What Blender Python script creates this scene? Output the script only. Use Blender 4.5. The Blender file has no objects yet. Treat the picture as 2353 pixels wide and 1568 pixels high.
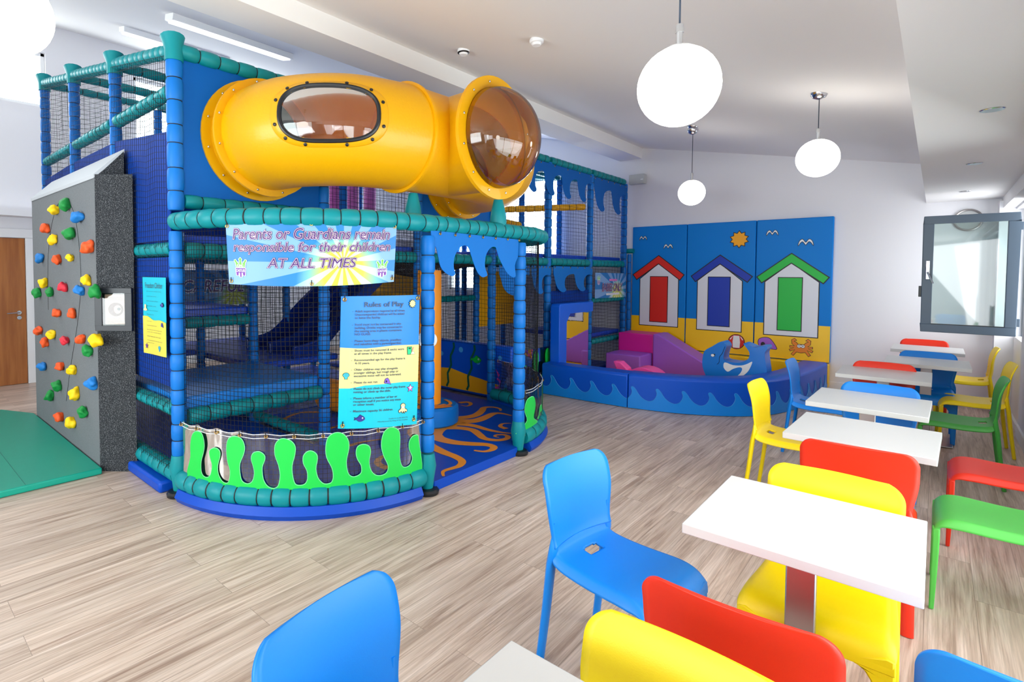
import bpy, bmesh, math, random
from mathutils import Vector, Matrix, noise
from mathutils.geometry import tessellate_polygon
R = math.radians
PI = math.pi
random.seed(7)
S = bpy.context.scene
C = S.collection

# ------------------------------------------------------------------ camera
W_, H_ = 2353, 1568
PX, PY, FL = 997.433, 672.334, 1236.836      # principal point and focal length in pixels
EYE = Vector((0, 0, 1.58))
yaw, pitch, roll = R(-43.03712), R(-2.13585), R(-.20885)
fw = Vector((math.sin(yaw)*math.cos(pitch), math.cos(yaw)*math.cos(pitch), math.sin(pitch)))
rt0 = Vector((math.cos(yaw), -math.sin(yaw), 0))
dn0 = -rt0.cross(fw)
rt = math.cos(roll)*rt0 + math.sin(roll)*dn0
dn = -math.sin(roll)*rt0 + math.cos(roll)*dn0
cam = bpy.data.cameras.new('camera'); co = bpy.data.objects.new('camera', cam); C.objects.link(co)
m3 = Matrix((rt, -dn, -fw)).transposed()
co.matrix_world = Matrix.Translation(EYE) @ m3.to_4x4()
cam.sensor_width = 36; cam.lens = FL/W_*36
cam.shift_x = (W_/2-PX)/W_; cam.shift_y = (PY-H_/2)/W_
cam.clip_start = .02
S.camera = co

def ray(u, v):
    return rt*((u-PX)/FL) + dn*((v-PY)/FL) + fw
def atz(u, v, z): d = ray(u, v); return EYE + d*((z-EYE.z)/d.z)
def atx(u, v, x): d = ray(u, v); return EYE + d*(x/d.x)
def aty(u, v, y): d = ray(u, v); return EYE + d*(y/d.y)
def onz(u, v, cx, cy, rr):
    d = ray(u, v); a = d.x**2+d.y**2; b = -2*(d.x*cx+d.y*cy); c = cx*cx+cy*cy-rr*rr
    t = (-b-math.sqrt(max(b*b-4*a*c, 0)))/(2*a); p = EYE+d*t
    return math.atan2(p.y-cy, p.x-cx), p.z

# ------------------------------------------------------------------ world, light, exposure
wd = bpy.data.worlds.new('world'); S.world = wd; wd.use_nodes = True
bg = wd.node_tree.nodes['Background']; bg.inputs[0].default_value = (.93, .97, 1, 1); bg.inputs[1].default_value = 5.0
S.view_settings.view_transform = 'Standard'; S.view_settings.look = 'None'
S.view_settings.exposure = 0.13; S.view_settings.gamma = 1; S.view_settings.use_curve_mapping = False
S.cycles.max_bounces = 8; S.cycles.diffuse_bounces = 5; S.cycles.glossy_bounces = 4
S.cycles.transmission_bounces = 6; S.cycles.transparent_max_bounces = 12
S.cycles.use_denoising = True
S.cycles.sample_clamp_indirect = 6
S.cycles.caustics_reflective = False; S.cycles.caustics_refractive = False
def area(name, loc, dirv, sx, sy, power, col=(1, 1, 1)):
    l = bpy.data.lights.new(name, 'AREA'); l.shape = 'RECTANGLE'; l.size = sx; l.size_y = sy; l.energy = power; l.color = col
    o = bpy.data.objects.new(name, l); C.objects.link(o); o.location = loc
    o.rotation_euler = Vector(dirv).to_track_quat('-Z', 'Y').to_euler()
    return o
# daylight entering at the window openings
area('window_daylight', (.78, 3.1, 1.2), (-1, .3, -.75), 4.0, 2.2, 84, (.95, .98, 1))
area('window_daylight', (.78, -1.6, 1.2), (-1, .2, -.15), 3.2, 2.2, 75, (.95, .98, 1))
area('window_daylight', (.85, 8.2, 1.3), (-1, -.2, -.3), 1.0, 2.1, 9, (.95, .98, 1))
area('window_daylight', (-2.9, -4.1, 1.9), (.06, 1, .75), 4.6, 2.8, 250, (.97, .985, 1))
area('window_daylight', (-9.25, -.5, 4.2), (1, 0, -.25), 4.5, .8, 35, (.93, .97, 1))
area('window_daylight', (-9.3, 4.2, 4.1), (1, 0, -.25), 2.3, 1.0, 30, (.93, .97, 1))
area('window_daylight', (-6.3, 8.95, 2.6), (0, -1, 0), 2.2, 1.5, 90, (.93, .97, 1))

# ------------------------------------------------------------------ colour and material helpers
def lin(c):
    f = lambda v: v/12.92 if v <= .04045 else ((v+.055)/1.055)**2.4
    return tuple(f(x/255) for x in c)+(1,)
MATS = {}
def mat(name, col, rough=.5, metal=0, bump=0, bscale=20, spec=.5, trans=0, ior=1.45, emit=0, coat=0, vary=0):
    if name in MATS: return MATS[name]
    m = bpy.data.materials.new(name); m.use_nodes = True; MATS[name] = m
    nt = m.node_tree; b = nt.nodes['Principled BSDF']
    b.inputs['Base Color'].default_value = lin(col); b.inputs['Roughness'].default_value = rough
    b.inputs['Metallic'].default_value = metal; b.inputs['Specular IOR Level'].default_value = spec
    b.inputs['Transmission Weight'].default_value = trans; b.inputs['IOR'].default_value = ior
    b.inputs['Coat Weight'].default_value = coat
    if emit:
        b.inputs['Emission Color'].default_value = lin(col); b.inputs['Emission Strength'].default_value = emit
    tc = nt.nodes.new('ShaderNodeTexCoord')
    if bump or not vary:
        n = nt.nodes.new('ShaderNodeTexNoise'); n.inputs['Scale'].default_value = bscale; n.inputs['Detail'].default_value = 3
        nt.links.new(tc.outputs['Object'], n.inputs['Vector'])
        bp = nt.nodes.new('ShaderNodeBump'); bp.inputs['Strength'].default_value = bump or .02; bp.inputs['Distance'].default_value = .01
        nt.links.new(n.outputs['Fac'], bp.inputs['Height']); nt.links.new(bp.outputs['Normal'], b.inputs['Normal'])
    return m
def noise_mix(m, c1, c2, scale, detail=4, lo=.4, hi=.6, stretch=(1, 1, 1)):
    nt = m.node_tree; b = nt.nodes['Principled BSDF']; tc = nt.nodes.new('ShaderNodeTexCoord')
    mp = nt.nodes.new('ShaderNodeMapping'); mp.inputs['Scale'].default_value = stretch
    n = nt.nodes.new('ShaderNodeTexNoise'); n.inputs['Scale'].default_value = scale; n.inputs['Detail'].default_value = detail
    r = nt.nodes.new('ShaderNodeValToRGB'); r.color_ramp.elements[0].position = lo; r.color_ramp.elements[1].position = hi
    r.color_ramp.elements[0].color = lin(c1); r.color_ramp.elements[1].color = lin(c2)
    L = nt.links.new
    L(tc.outputs['Object'], mp.inputs[0]); L(mp.outputs[0], n.inputs['Vector']); L(n.outputs['Fac'], r.inputs[0]); L(r.outputs[0], b.inputs['Base Color'])
    return m
M = {}
M['blue'] = mat('blue_padding', (4, 106, 190), .46, spec=.3, bump=.25, bscale=9)
M['teal'] = mat('teal_padding', (0, 130, 138), .44, spec=.35, bump=.25, bscale=9)
M['tie'] = mat('black_tie', (12, 12, 18), .6)
M['net'] = mat('black_netting', (10, 11, 16), .8)
M['sheet'] = mat('blue_vinyl_panel', (0, 90, 172), .55, spec=.2, bump=.15, bscale=4)
M['mesh_sheet'] = mat('royal_blue_mesh_sheet', (4, 58, 150), .55, spec=.2, bump=.3, bscale=6)
M['deck'] = mat('deck_blue_vinyl', (20, 70, 190), .35, bump=.1, bscale=5)
M['deckl'] = mat('deck_light_blue_vinyl', (16, 118, 205), .35, bump=.1, bscale=5)
M['yellow_tube'] = mat('yellow_moulded_plastic', (242, 180, 0), .36, bump=.12, bscale=60, coat=.15)
_m = M['yellow_tube']; _nt = _m.node_tree; _t = _nt.nodes.new('ShaderNodeBsdfTranslucent'); _t.inputs[0].default_value = lin((255, 205, 40)); _x = _nt.nodes.new('ShaderNodeMixShader'); _x.inputs[0].default_value = .22
_o = next(q for q in _nt.nodes if q.type == 'OUTPUT_MATERIAL'); _nt.links.new(_nt.nodes['Principled BSDF'].outputs[0], _x.inputs[1]); _nt.links.new(_t.outputs[0], _x.inputs[2]); _nt.links.new(_x.outputs[0], _o.inputs[0])
M['rubber'] = mat('black_rubber', (22, 24, 28), .35)
M['chrome'] = mat('chrome_metal', (205, 205, 210), .18, 1)
M['steel'] = mat('brushed_steel', (175, 170, 168), .33, 1)
M['brass'] = mat('brass_eyelet', (196, 160, 90), .3, 1)
M['white'] = mat('white_print', (240, 242, 245), .5)
M['mat_blue'] = mat('mat_blue_vinyl', (0, 68, 176), .42, spec=.3, bump=.2, bscale=5)
M['orange'] = mat('orange_vinyl', (246, 148, 24), .4, bump=.1, bscale=7)
M['octo'] = mat('octopus_orange_vinyl', (226, 140, 32), .45, bump=.15, bscale=20)
M['wall'] = mat('white_wall_paint', (232, 231, 235), .75, bump=.03, bscale=80)
M['ceil'] = mat('white_ceiling_paint', (238, 236, 235), .8, bump=.02, bscale=80)
M['trimw'] = mat('white_gloss_trim', (238, 238, 240), .4)
M['tabletop'] = mat('white_laminate', (202, 200, 198), .35)
M['green'] = mat('seaweed_green_vinyl', (22, 196, 72), .42, bump=.1, bscale=12)
M['lgreen'] = mat('pale_green_stitching', (130, 235, 160), .5)
M['pad_dark'] = mat('pod_dark_blue_vinyl', (0, 80, 198), .38, spec=.35, bump=.2, bscale=5)
M['pad_light'] = mat('pod_light_blue_vinyl', (0, 130, 224), .36, bump=.12, bscale=6)
M['pad_line'] = mat('pod_stitch_blue', (60, 150, 220), .5)
M['yel'] = mat('yellow_vinyl', (255, 202, 0), .4, bump=.12, bscale=6)
M['sky'] = mat('panel_sky_blue_vinyl', (0, 126, 214), .5, spec=.25, bump=.12, bscale=5)
M['redp'] = mat('print_red', (222, 36, 22), .45)
M['bluep'] = mat('print_royal_blue', (4, 52, 176), .45)
M['greenp'] = mat('print_green', (0, 186, 60), .45)
M['black'] = mat('print_black', (26, 22, 26), .5)
M['purple'] = mat('purple_vinyl', (164, 94, 212), .4, bump=.12, bscale=8)
M['magenta'] = mat('magenta_vinyl', (228, 30, 158), .38, bump=.12, bscale=8)
M['pink'] = mat('hot_pink_vinyl', (255, 84, 170), .35, bump=.12, bscale=8)
M['printpurple'] = mat('print_purple', (98, 54, 128), .5)
M['printpink'] = mat('print_pink', (214, 120, 190), .5)
M['printteal'] = mat('print_teal', (40, 150, 180), .5)
M['cream'] = mat('print_cream', (250, 214, 160), .5)
M['navy'] = mat('print_navy', (44, 44, 140), .5)
M['greytext'] = mat('print_grey_text', (62, 74, 92), .5)
M['palepanel'] = mat('panel_off_white_vinyl', (226, 228, 236), .45, bump=.05)
M['matteal'] = mat('teal_mat_vinyl', (0, 150, 128), .42, bump=.12, bscale=6)
M['darkframe'] = mat('dark_grey_frame', (84, 100, 116), .4)
M['blackframe'] = mat('black_box_frame', (34, 37, 44), .4)
M['oak'] = noise_mix(mat('oak_veneer', (168, 110, 62), .4, vary=1), (178, 112, 58), (156, 92, 46), 3, 5, .35, .65, (6, 6, .5))
M['carpet'] = noise_mix(mat('grey_carpet', (100, 104, 108), .95, vary=1), (92, 96, 100), (118, 122, 126), 260, 3, .35, .65)
M['fleck'] = noise_mix(mat('dark_flecked_carpet', (50, 52, 56), .95, vary=1), (30, 33, 38), (112, 114, 118), 170, 3, .5, .72)
M['netdeck'] = mat('brown_black_net_floor', (40, 30, 28), .8)
M['brownp'] = mat('panel_amber_vinyl', (240, 170, 10), .45, bump=.1)
M['speaker'] = mat('pale_grey_plastic', (188, 190, 190), .5)
M['aluminium'] = mat('satin_aluminium', (190, 190, 192), .35, .8)
def two_layer(name, tint, tfac, rough=.03):
    m = bpy.data.materials.new(name); m.use_nodes = True; nt = m.node_tree; nt.nodes.clear(); L = nt.links.new
    o = nt.nodes.new('ShaderNodeOutputMaterial'); t = nt.nodes.new('ShaderNodeBsdfTransparent'); g = nt.nodes.new('ShaderNodeBsdfGlossy')
    f = nt.nodes.new('ShaderNodeFresnel'); f.inputs[0].default_value = 1.5; a = nt.nodes.new('ShaderNodeMath'); a.operation = 'ADD'; a.inputs[1].default_value = tfac
    a.use_clamp = True
    t.inputs[0].default_value = lin(tint); g.inputs['Roughness'].default_value = rough
    mx = nt.nodes.new('ShaderNodeMixShader'); L(f.outputs[0], a.inputs[0]); L(a.outputs[0], mx.inputs[0]); L(t.outputs[0], mx.inputs[1]); L(g.outputs[0], mx.inputs[2]); L(mx.outputs[0], o.inputs[0])
    return m
M['dome'] = two_layer('smoky_clear_dome', (236, 222, 205), .05)
M['pane'] = two_layer('clear_glass', (232, 242, 240), .04)
M['clearpvc'] = two_layer('clear_pvc_sheet', (214, 220, 232), .05, .08)
_nt = M['clearpvc'].node_tree; _n = _nt.nodes.new('ShaderNodeTexNoise'); _n.inputs['Scale'].default_value = 7; _n.inputs['Detail'].default_value = 1
_b = _nt.nodes.new('ShaderNodeBump'); _b.inputs['Strength'].default_value = .8; _b.inputs['Distance'].default_value = .05
_tc = _nt.nodes.new('ShaderNodeTexCoord'); _mp = _nt.nodes.new('ShaderNodeMapping'); _mp.inputs['Scale'].default_value = (1, 1, .35)
_nt.links.new(_tc.outputs['Object'], _mp.inputs[0]); _nt.links.new(_mp.outputs[0], _n.inputs['Vector']); _nt.links.new(_n.outputs['Fac'], _b.inputs['Height'])
for _q in _nt.nodes:
    if _q.type == 'BSDF_GLOSSY': _nt.links.new(_b.outputs[0], _q.inputs['Normal'])
M['mirror'] = mat('acrylic_mirror', (232, 232, 236), .02, 1)
def emis(name, col, k):
    m = bpy.data.materials.new(name); m.use_nodes = True; nt = m.node_tree; nt.nodes.clear()
    o = nt.nodes.new('ShaderNodeOutputMaterial'); e = nt.nodes.new('ShaderNodeEmission'); e.inputs[0].default_value = lin(col); e.inputs[1].default_value = k
    nt.links.new(e.outputs[0], o.inputs[0]); return m
M['globe'] = emis('glowing_opal_glass', (255, 250, 240), 9)
M['tubelight'] = emis('glowing_diffuser', (255, 255, 255), 4)
M['spot'] = emis('glowing_downlight', (255, 252, 244), 3)
CH = {'blue': (0, 124, 216), 'red': (232, 46, 18), 'yellow': (246, 214, 0), 'green': (90, 200, 82)}
CHM = {k: mat('chair_'+k+'_plastic', v, .42, bump=.04, bscale=300) for k, v in CH.items()}
CHM['darkgreen'] = mat('chair_leaf_green_plastic', (66, 160, 62), .42, bump=.04, bscale=300)
HOLD = {k: mat('hold_'+k, v, .6, bump=.3, bscale=30) for k, v in {'y': (250, 205, 0), 'g': (14, 136, 58), 'b': (22, 118, 196), 'o': (232, 84, 26), 'r': (214, 40, 60)}.items()}

# wood plank floor
def floor_mat():
    m = bpy.data.materials.new('oak_plank_floor'); m.use_nodes = True; nt = m.node_tree; L = nt.links.new; b = nt.nodes['Principled BSDF']
    tc = nt.nodes.new('ShaderNodeTexCoord'); mp = nt.nodes.new('ShaderNodeMapping'); mp.inputs['Rotation'].default_value = (0, 0, PI/2)
    L(tc.outputs['Object'], mp.inputs[0])
    br = nt.nodes.new('ShaderNodeTexBrick'); br.offset = .37; br.inputs['Scale'].default_value = 1
    br.inputs['Brick Width'].default_value = 1.22; br.inputs['Row Height'].default_value = .178; br.inputs['Mortar Size'].default_value = .0012
    br.inputs['Color1'].default_value = (.0, .0, .0, 1); br.inputs['Color2'].default_value = (1, 1, 1, 1); br.inputs['Mortar'].default_value = (.5, .5, .5, 1)
    L(mp.outputs[0], br.inputs['Vector'])
    sep = nt.nodes.new('ShaderNodeSeparateColor'); L(br.outputs['Color'], sep.inputs[0])
    # grain coordinates shifted per plank
    vm = nt.nodes.new('ShaderNodeVectorMath'); vm.operation = 'MULTIPLY_ADD'; vm.inputs[1].default_value = (7, 7, 7)
    L(br.outputs['Color'], vm.inputs[0]); L(tc.outputs['Object'], vm.inputs[2])
    mp2 = nt.nodes.new('ShaderNodeMapping'); mp2.inputs['Scale'].default_value = (11, .6, 1); L(vm.outputs[0], mp2.inputs[0])
    n1 = nt.nodes.new('ShaderNodeTexNoise'); n1.inputs['Scale'].default_value = 2.0; n1.inputs['Detail'].default_value = 6; n1.inputs['Roughness'].default_value = .62; n1.inputs['Distortion'].default_value = .9
    L(mp2.outputs[0], n1.inputs['Vector'])
    r1 = nt.nodes.new('ShaderNodeValToRGB'); e = r1.color_ramp.elements
    e[0].position = .28; e[0].color = lin((156, 130, 114)); e[1].position = .72; e[1].color = lin((224, 205, 192))
    k = e.new(.5); k.color = lin((202, 180, 164))
    L(n1.outputs['Fac'], r1.inputs[0])
    mp3 = nt.nodes.new('ShaderNodeMapping'); mp3.inputs['Scale'].default_value = (80, 1.7, 1); L(vm.outputs[0], mp3.inputs[0])
    n2 = nt.nodes.new('ShaderNodeTexNoise'); n2.inputs['Scale'].default_value = 2.0; n2.inputs['Detail'].default_value = 4; L(mp3.outputs[0], n2.inputs['Vector'])
    r2 = nt.nodes.new('ShaderNodeValToRGB'); r2.color_ramp.elements[0].position = .3; r2.color_ramp.elements[0].color = (.76, .74, .72, 1); r2.color_ramp.elements[1].position = .62; r2.color_ramp.elements[1].color = (1.04, 1.04, 1.04, 1)
    L(n2.outputs['Fac'], r2.inputs[0])
    mx = nt.nodes.new('ShaderNodeMix'); mx.data_type = 'RGBA'; mx.blend_type = 'MULTIPLY'; mx.inputs[0].default_value = 1
    L(r1.outputs[0], mx.inputs[6]); L(r2.outputs[0], mx.inputs[7])
    hs = nt.nodes.new('ShaderNodeHueSaturation'); mr = nt.nodes.new('ShaderNodeMapRange'); mr.inputs[3].default_value = .9; mr.inputs[4].default_value = 1.08
    L(sep.outputs[0], mr.inputs[0]); L(mr.outputs[0], hs.inputs['Value']); L(mx.outputs[2], hs.inputs['Color'])
    mo = nt.nodes.new('ShaderNodeMix'); mo.data_type = 'RGBA'; mo.inputs[7].default_value = lin((110, 94, 82))
    fm = nt.nodes.new('ShaderNodeMath'); fm.operation = 'MULTIPLY'; fm.inputs[1].default_value = .6; L(br.outputs['Fac'], fm.inputs[0]); L(fm.outputs[0], mo.inputs[0])
    L(hs.outputs[0], mo.inputs[6]); L(mo.outputs[2], b.inputs['Base Color'])
    b.inputs['Roughness'].default_value = .42; b.inputs['Specular IOR Level'].default_value = .45
    bp = nt.nodes.new('ShaderNodeBump'); bp.inputs['Strength'].default_value = .12; bp.inputs['Distance'].default_value = .004; L(n2.outputs['Fac'], bp.inputs['Height']); L(bp.outputs[0], b.inputs['Normal'])
    return m
M['floor'] = floor_mat()

# ------------------------------------------------------------------ mesh helpers
class MB:
    def __init__(s): s.v = []; s.f = []; s.m = []; s.uv = None
    def add(s, vs, fs, mi=0):
        b = len(s.v); s.v += [tuple(p) for p in vs]; s.f += [tuple(b+i for i in f) for f in fs]; s.m += ([mi]*len(fs) if isinstance(mi, int) else list(mi)); return s
    def box(s, x0, x1, y0, y1, z0, z1, mi=0):
        vs = [(x, y, z) for z in (z0, z1) for y in (y0, y1) for x in (x0, x1)]
        return s.add(vs, [(0, 2, 3, 1), (4, 5, 7, 6), (0, 1, 5, 4), (2, 6, 7, 3), (0, 4, 6, 2), (1, 3, 7, 5)], mi)
    def prism(s, pts, f0, f1, mi=0):
        "closed 2-D outline pts, f0/f1 map (u,v) to the two 3-D faces"
        n = len(pts); a = [f0(*p) for p in pts]; b = [f1(*p) for p in pts]
        tris = tessellate_polygon([[Vector((p[0], p[1], 0)) for p in pts]])
        fs = [tuple(reversed(t)) for t in tris] + [tuple(i+n for i in t) for t in tris] + [(i, (i+1) % n, (i+1) % n+n, i+n) for i in range(n)]
        return s.add(a+b, fs, mi)
    def sweep(s, pts, rad, ns=12, mis=None, closed=False, cap=True, mi=0, sc=(1, 1)):
        pts = [Vector(p) for p in pts]; n = len(pts)
        if not isinstance(rad, (list, tuple)): rad = [rad]*n
        tan = []
        for i in range(n):
            a = pts[i-1] if (i or closed) else pts[i]; b = pts[(i+1) % n] if (i < n-1 or closed) else pts[i]
            t = (b-a); tan.append(t.normalized() if t.length > 1e-9 else Vector((0, 0, 1)))
        up = Vector((0, 0, 1)) if abs(tan[0].z) < .9 else Vector((1, 0, 0))
        u = tan[0].cross(up).normalized(); rings = []
        for i in range(n):
            u = (u - tan[i]*u.dot(tan[i])).normalized(); w = tan[i].cross(u)
            rings.append([pts[i]+(u*math.cos(2*PI*k/ns)*sc[0]+w*math.sin(2*PI*k/ns)*sc[1])*rad[i] for k in range(ns)])
        vs = [p for r in rings for p in r]; fs = []; ms = []
        for i in range(n if closed else n-1):
            j = (i+1) % n
            for k in range(ns):
                l = (k+1) % ns; fs.append((i*ns+k, i*ns+l, j*ns+l, j*ns+k)); ms.append(mis[i] if mis else mi)
        if cap and not closed:
            fs += [tuple(reversed(range(ns))), tuple(range((n-1)*ns, n*ns))]; ms += [mis[0] if mis else mi, mis[-1] if mis else mi]
        return s.add(vs, fs, ms)
    def lathe(s, prof, c=(0, 0, 0), ns=24, mi=0, mis=None):
        return s.sweep([(c[0], c[1], c[2]+z) for r_, z in prof], [max(r_, 1e-4) for r_, z in prof], ns, mis=mis, mi=mi, cap=True) if False else s._lathe(prof, c, ns, mi, mis)
    def _lathe(s, prof, c, ns, mi, mis):
        vs = [(c[0]+r_*math.cos(2*PI*k/ns), c[1]+r_*math.sin(2*PI*k/ns), c[2]+z) for r_, z in prof for k in range(ns)]
        fs = []; ms = []
        for i in range(len(prof)-1):
            for k in range(ns):
                l = (k+1) % ns; fs.append((i*ns+k, i*ns+l, (i+1)*ns+l, (i+1)*ns+k)); ms.append(mis[i] if mis else mi)
        if prof[0][0] > 1e-3: fs.append(tuple(reversed(range(ns)))); ms.append(mi)
        if prof[-1][0] > 1e-3: fs.append(tuple(range((len(prof)-1)*ns, len(prof)*ns))); ms.append(mi)
        return s.add(vs, fs, ms)
    def build(s, name, mats, parent=None, smooth=True, ang=35, bevel=0, bseg=2, solid=0, sub=0):
        me = bpy.data.meshes.new(name); me.from_pydata(s.v, [], s.f)
        if not isinstance(mats, (list, tuple)): mats = [mats]
        for k in mats: me.materials.append(k)
        if len(mats) > 1: me.polygons.foreach_set('material_index', s.m)
        if s.uv:
            uvl = me.uv_layers.new(name='UVMap')
            for lp in me.loops: uvl.data[lp.index].uv = s.uv[lp.vertex_index]
        bm = bmesh.new(); bm.from_mesh(me)
        bmesh.ops.remove_doubles(bm, verts=bm.verts, dist=1e-6)
        bmesh.ops.recalc_face_normals(bm, faces=bm.faces); bm.to_mesh(me); bm.free()
        if smooth:
            me.polygons.foreach_set('use_smooth', [True]*len(me.polygons)); me.set_sharp_from_angle(angle=R(ang))
        me.update()
        o = bpy.data.objects.new(name, me); C.objects.link(o)
        if parent is not None:
            o.parent = parent; o.matrix_parent_inverse = Matrix.Translation(-root_loc(parent))
        if solid: d = o.modifiers.new('solid', 'SOLIDIFY'); d.thickness = solid; d.offset = 0
        if bevel: d = o.modifiers.new('bevel', 'BEVEL'); d.width = bevel; d.segments = bseg; d.limit_method = 'ANGLE'; d.angle_limit = R(40)
        if sub: d = o.modifiers.new('sub', 'SUBSURF'); d.levels = sub; d.render_levels = sub
        return o
def root_loc(p):
    return (p.matrix_parent_inverse.inverted().translation if p.parent else Vector(p.location)) if p.type == 'EMPTY' else Vector((0, 0, 0))
def tag(o, label=None, cat=None, group=None, kind=None):
    if label: o['label'] = label
    if cat: o['category'] = cat
    if group: o['group'] = group
    if kind: o['kind'] = kind
    return o
def thing(name, label, cat, loc=(0, 0, 0), group=None):
    o = bpy.data.objects.new(name, None); o.empty_display_size = .1; C.objects.link(o); o.location = loc
    return tag(o, label, cat, group)
def struct(o): o['kind'] = 'structure'; return o
def dup(root, loc=None, rz=0, label=None, group=None, matmap=None):
    r = root.copy(); C.objects.link(r)
    if loc is not None: r.location = loc
    r.rotation_euler = (0, 0, rz)
    if label: r['label'] = label
    if group: r['group'] = group
    def kids(a, b):
        for ch in list(a.children):
            c = ch.copy(); C.objects.link(c); c.parent = b; c.matrix_parent_inverse = ch.matrix_parent_inverse.copy()
            if matmap:
                c.data = matmap(ch)
            kids(ch, c)
    kids(root, r); return r
def sstep(a, b, t):
    t = min(max((t-a)/(b-a), 0), 1); return t*t*(3-2*t)
def catmull(P, n=6, closed=False):
    P = [Vector(p) for p in P]; out = []; N = len(P)
    for i in range(N if closed else N-1):
        g = lambda k: P[k % N] if closed else P[min(max(k, 0), N-1)]
        a, b, c, d = g(i-1), g(i), g(i+1), g(i+2)
        for j in range(n):
            t = j/n; out.append(.5*((2*b)+(c-a)*t+(2*a-5*b+4*c-d)*t*t+(3*b-a-3*c+d)*t**3))
    if not closed: out.append(P[-1])
    return out
def smooth2(pts, n=4, closed=True):
    return [(p.x, p.y) for p in catmull([(a, b, 0) for a, b in pts], n, closed)]
def shape(mb, pts, f, mi=0, step=None):
    "fill a 2-D outline and lay it on the surface f(u,v)"
    bm = bmesh.new(); vs = [bm.verts.new((p[0], p[1], 0)) for p in pts]
    tris = tessellate_polygon([[Vector((p[0], p[1], 0)) for p in pts]])
    for t in tris:
        try: bm.faces.new([vs[i] for i in t])
        except ValueError: pass
    if step:
        u0 = min(p[0] for p in pts); u1 = max(p[0] for p in pts); u = u0+step
        while u < u1:
            bmesh.ops.bisect_plane(bm, geom=bm.verts[:]+bm.edges[:]+bm.faces[:], plane_co=(u, 0, 0), plane_no=(1, 0, 0)); u += step
    bm.verts.ensure_lookup_table(); bm.verts.index_update()
    mb.add([f(v.co.x, v.co.y) for v in bm.verts], [[v.index for v in fc.verts] for fc in bm.faces], mi); bm.free()
def stroke(pts, ws):
    "outline of a stroke with varying width in 2-D"
    n = len(pts); Lf = []; Rt = []
    for i in range(n):
        a = Vector(pts[max(i-1, 0)]); b = Vector(pts[min(i+1, n-1)]); t = (b-a); t = t.normalized() if t.length > 0 else Vector((1, 0))
        nrm = Vector((-t.y, t.x)); w = ws[i]/2; p = Vector(pts[i]); Lf.append(p+nrm*w); Rt.append(p-nrm*w)
    return Lf, Rt
def ribbon(mb, pts, ws, f, mi=0):
    Lf, Rt = stroke(pts, ws); n = len(pts)
    mb.add([f(p.x, p.y) for p in Lf+Rt], [(i, i+1, n+i+1, n+i) for i in range(n-1)], mi)
def circle(cx, cy, r, n=20, ry=None, a0=0):
    ry = ry or r; return [(cx+r*math.cos(2*PI*i/n+a0), cy+ry*math.sin(2*PI*i/n+a0)) for i in range(n)]
def star(cx, cy, r1, r2, n, a0=PI/2):
    return [(cx+(r1 if i % 2 == 0 else r2)*math.cos(a0+PI*i/n), cy+(r1 if i % 2 == 0 else r2)*math.sin(a0+PI*i/n)) for i in range(2*n)]
def scaled(pts, k, c=None):
    if c is None: c = (sum(p[0] for p in pts)/len(pts), sum(p[1] for p in pts)/len(pts))
    return [(c[0]+(p[0]-c[0])*k, c[1]+(p[1]-c[1])*k) for p in pts]
def grow(pts, d):
    n = len(pts); A = sum(pts[i][0]*pts[(i+1) % n][1]-pts[(i+1) % n][0]*pts[i][1] for i in range(n)); sg = 1 if A > 0 else -1; out = []
    for i in range(n):
        a = Vector(pts[i-1]); b = Vector(pts[i]); c = Vector(pts[(i+1) % n])
        e1 = (b-a).normalized() if (b-a).length > 0 else Vector((1, 0)); e2 = (c-b).normalized() if (c-b).length > 0 else e1
        n1 = Vector((e1.y, -e1.x)); n2 = Vector((e2.y, -e2.x)); m = n1+n2; m = m.normalized() if m.length > 1e-3 else n1
        k = 1/max(m.dot(n1), .5); p = b+m*d*k*sg; out.append((p.x, p.y))
    return out
def text2d(s, shear=0, offset=0, spacing=1, res=3):
    cu = bpy.data.curves.new('t', 'FONT'); cu.body = s; cu.shear = shear; cu.offset = offset; cu.space_character = spacing; cu.resolution_u = res
    o = bpy.data.objects.new('t', cu); C.objects.link(o); dg = bpy.context.evaluated_depsgraph_get(); dg.update()
    me = bpy.data.meshes.new_from_object(o.evaluated_get(dg)); bpy.data.objects.remove(o)
    vs = [(v.co.x, v.co.y) for v in me.vertices]; fs = [tuple(p.vertices) for p in me.polygons]; bpy.data.meshes.remove(me); bpy.data.curves.remove(cu)
    return vs, fs
def lay_text(mb, s, u0, u1, v0, v1, f, mi=0, ref=None, shear=0, offset=0, spacing=1, warp=None):
    "fit text into the box u0..u1, v0..v1 (bounds taken from ref or its own)"
    vs, fs = text2d(s, shear, offset, spacing)
    if not vs: return None
    b = ref or (min(p[0] for p in vs), max(p[0] for p in vs), min(p[1] for p in vs), max(p[1] for p in vs))
    out = []
    for x, y in vs:
        a = (x-b[0])/(b[1]-b[0]); c = (y-b[2])/(b[3]-b[2])
        if warp: c = warp(a, c)
        out.append(f(u0+(u1-u0)*a, v0+(v1-v0)*c))
    mb.add(out, fs, mi); return b

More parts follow.
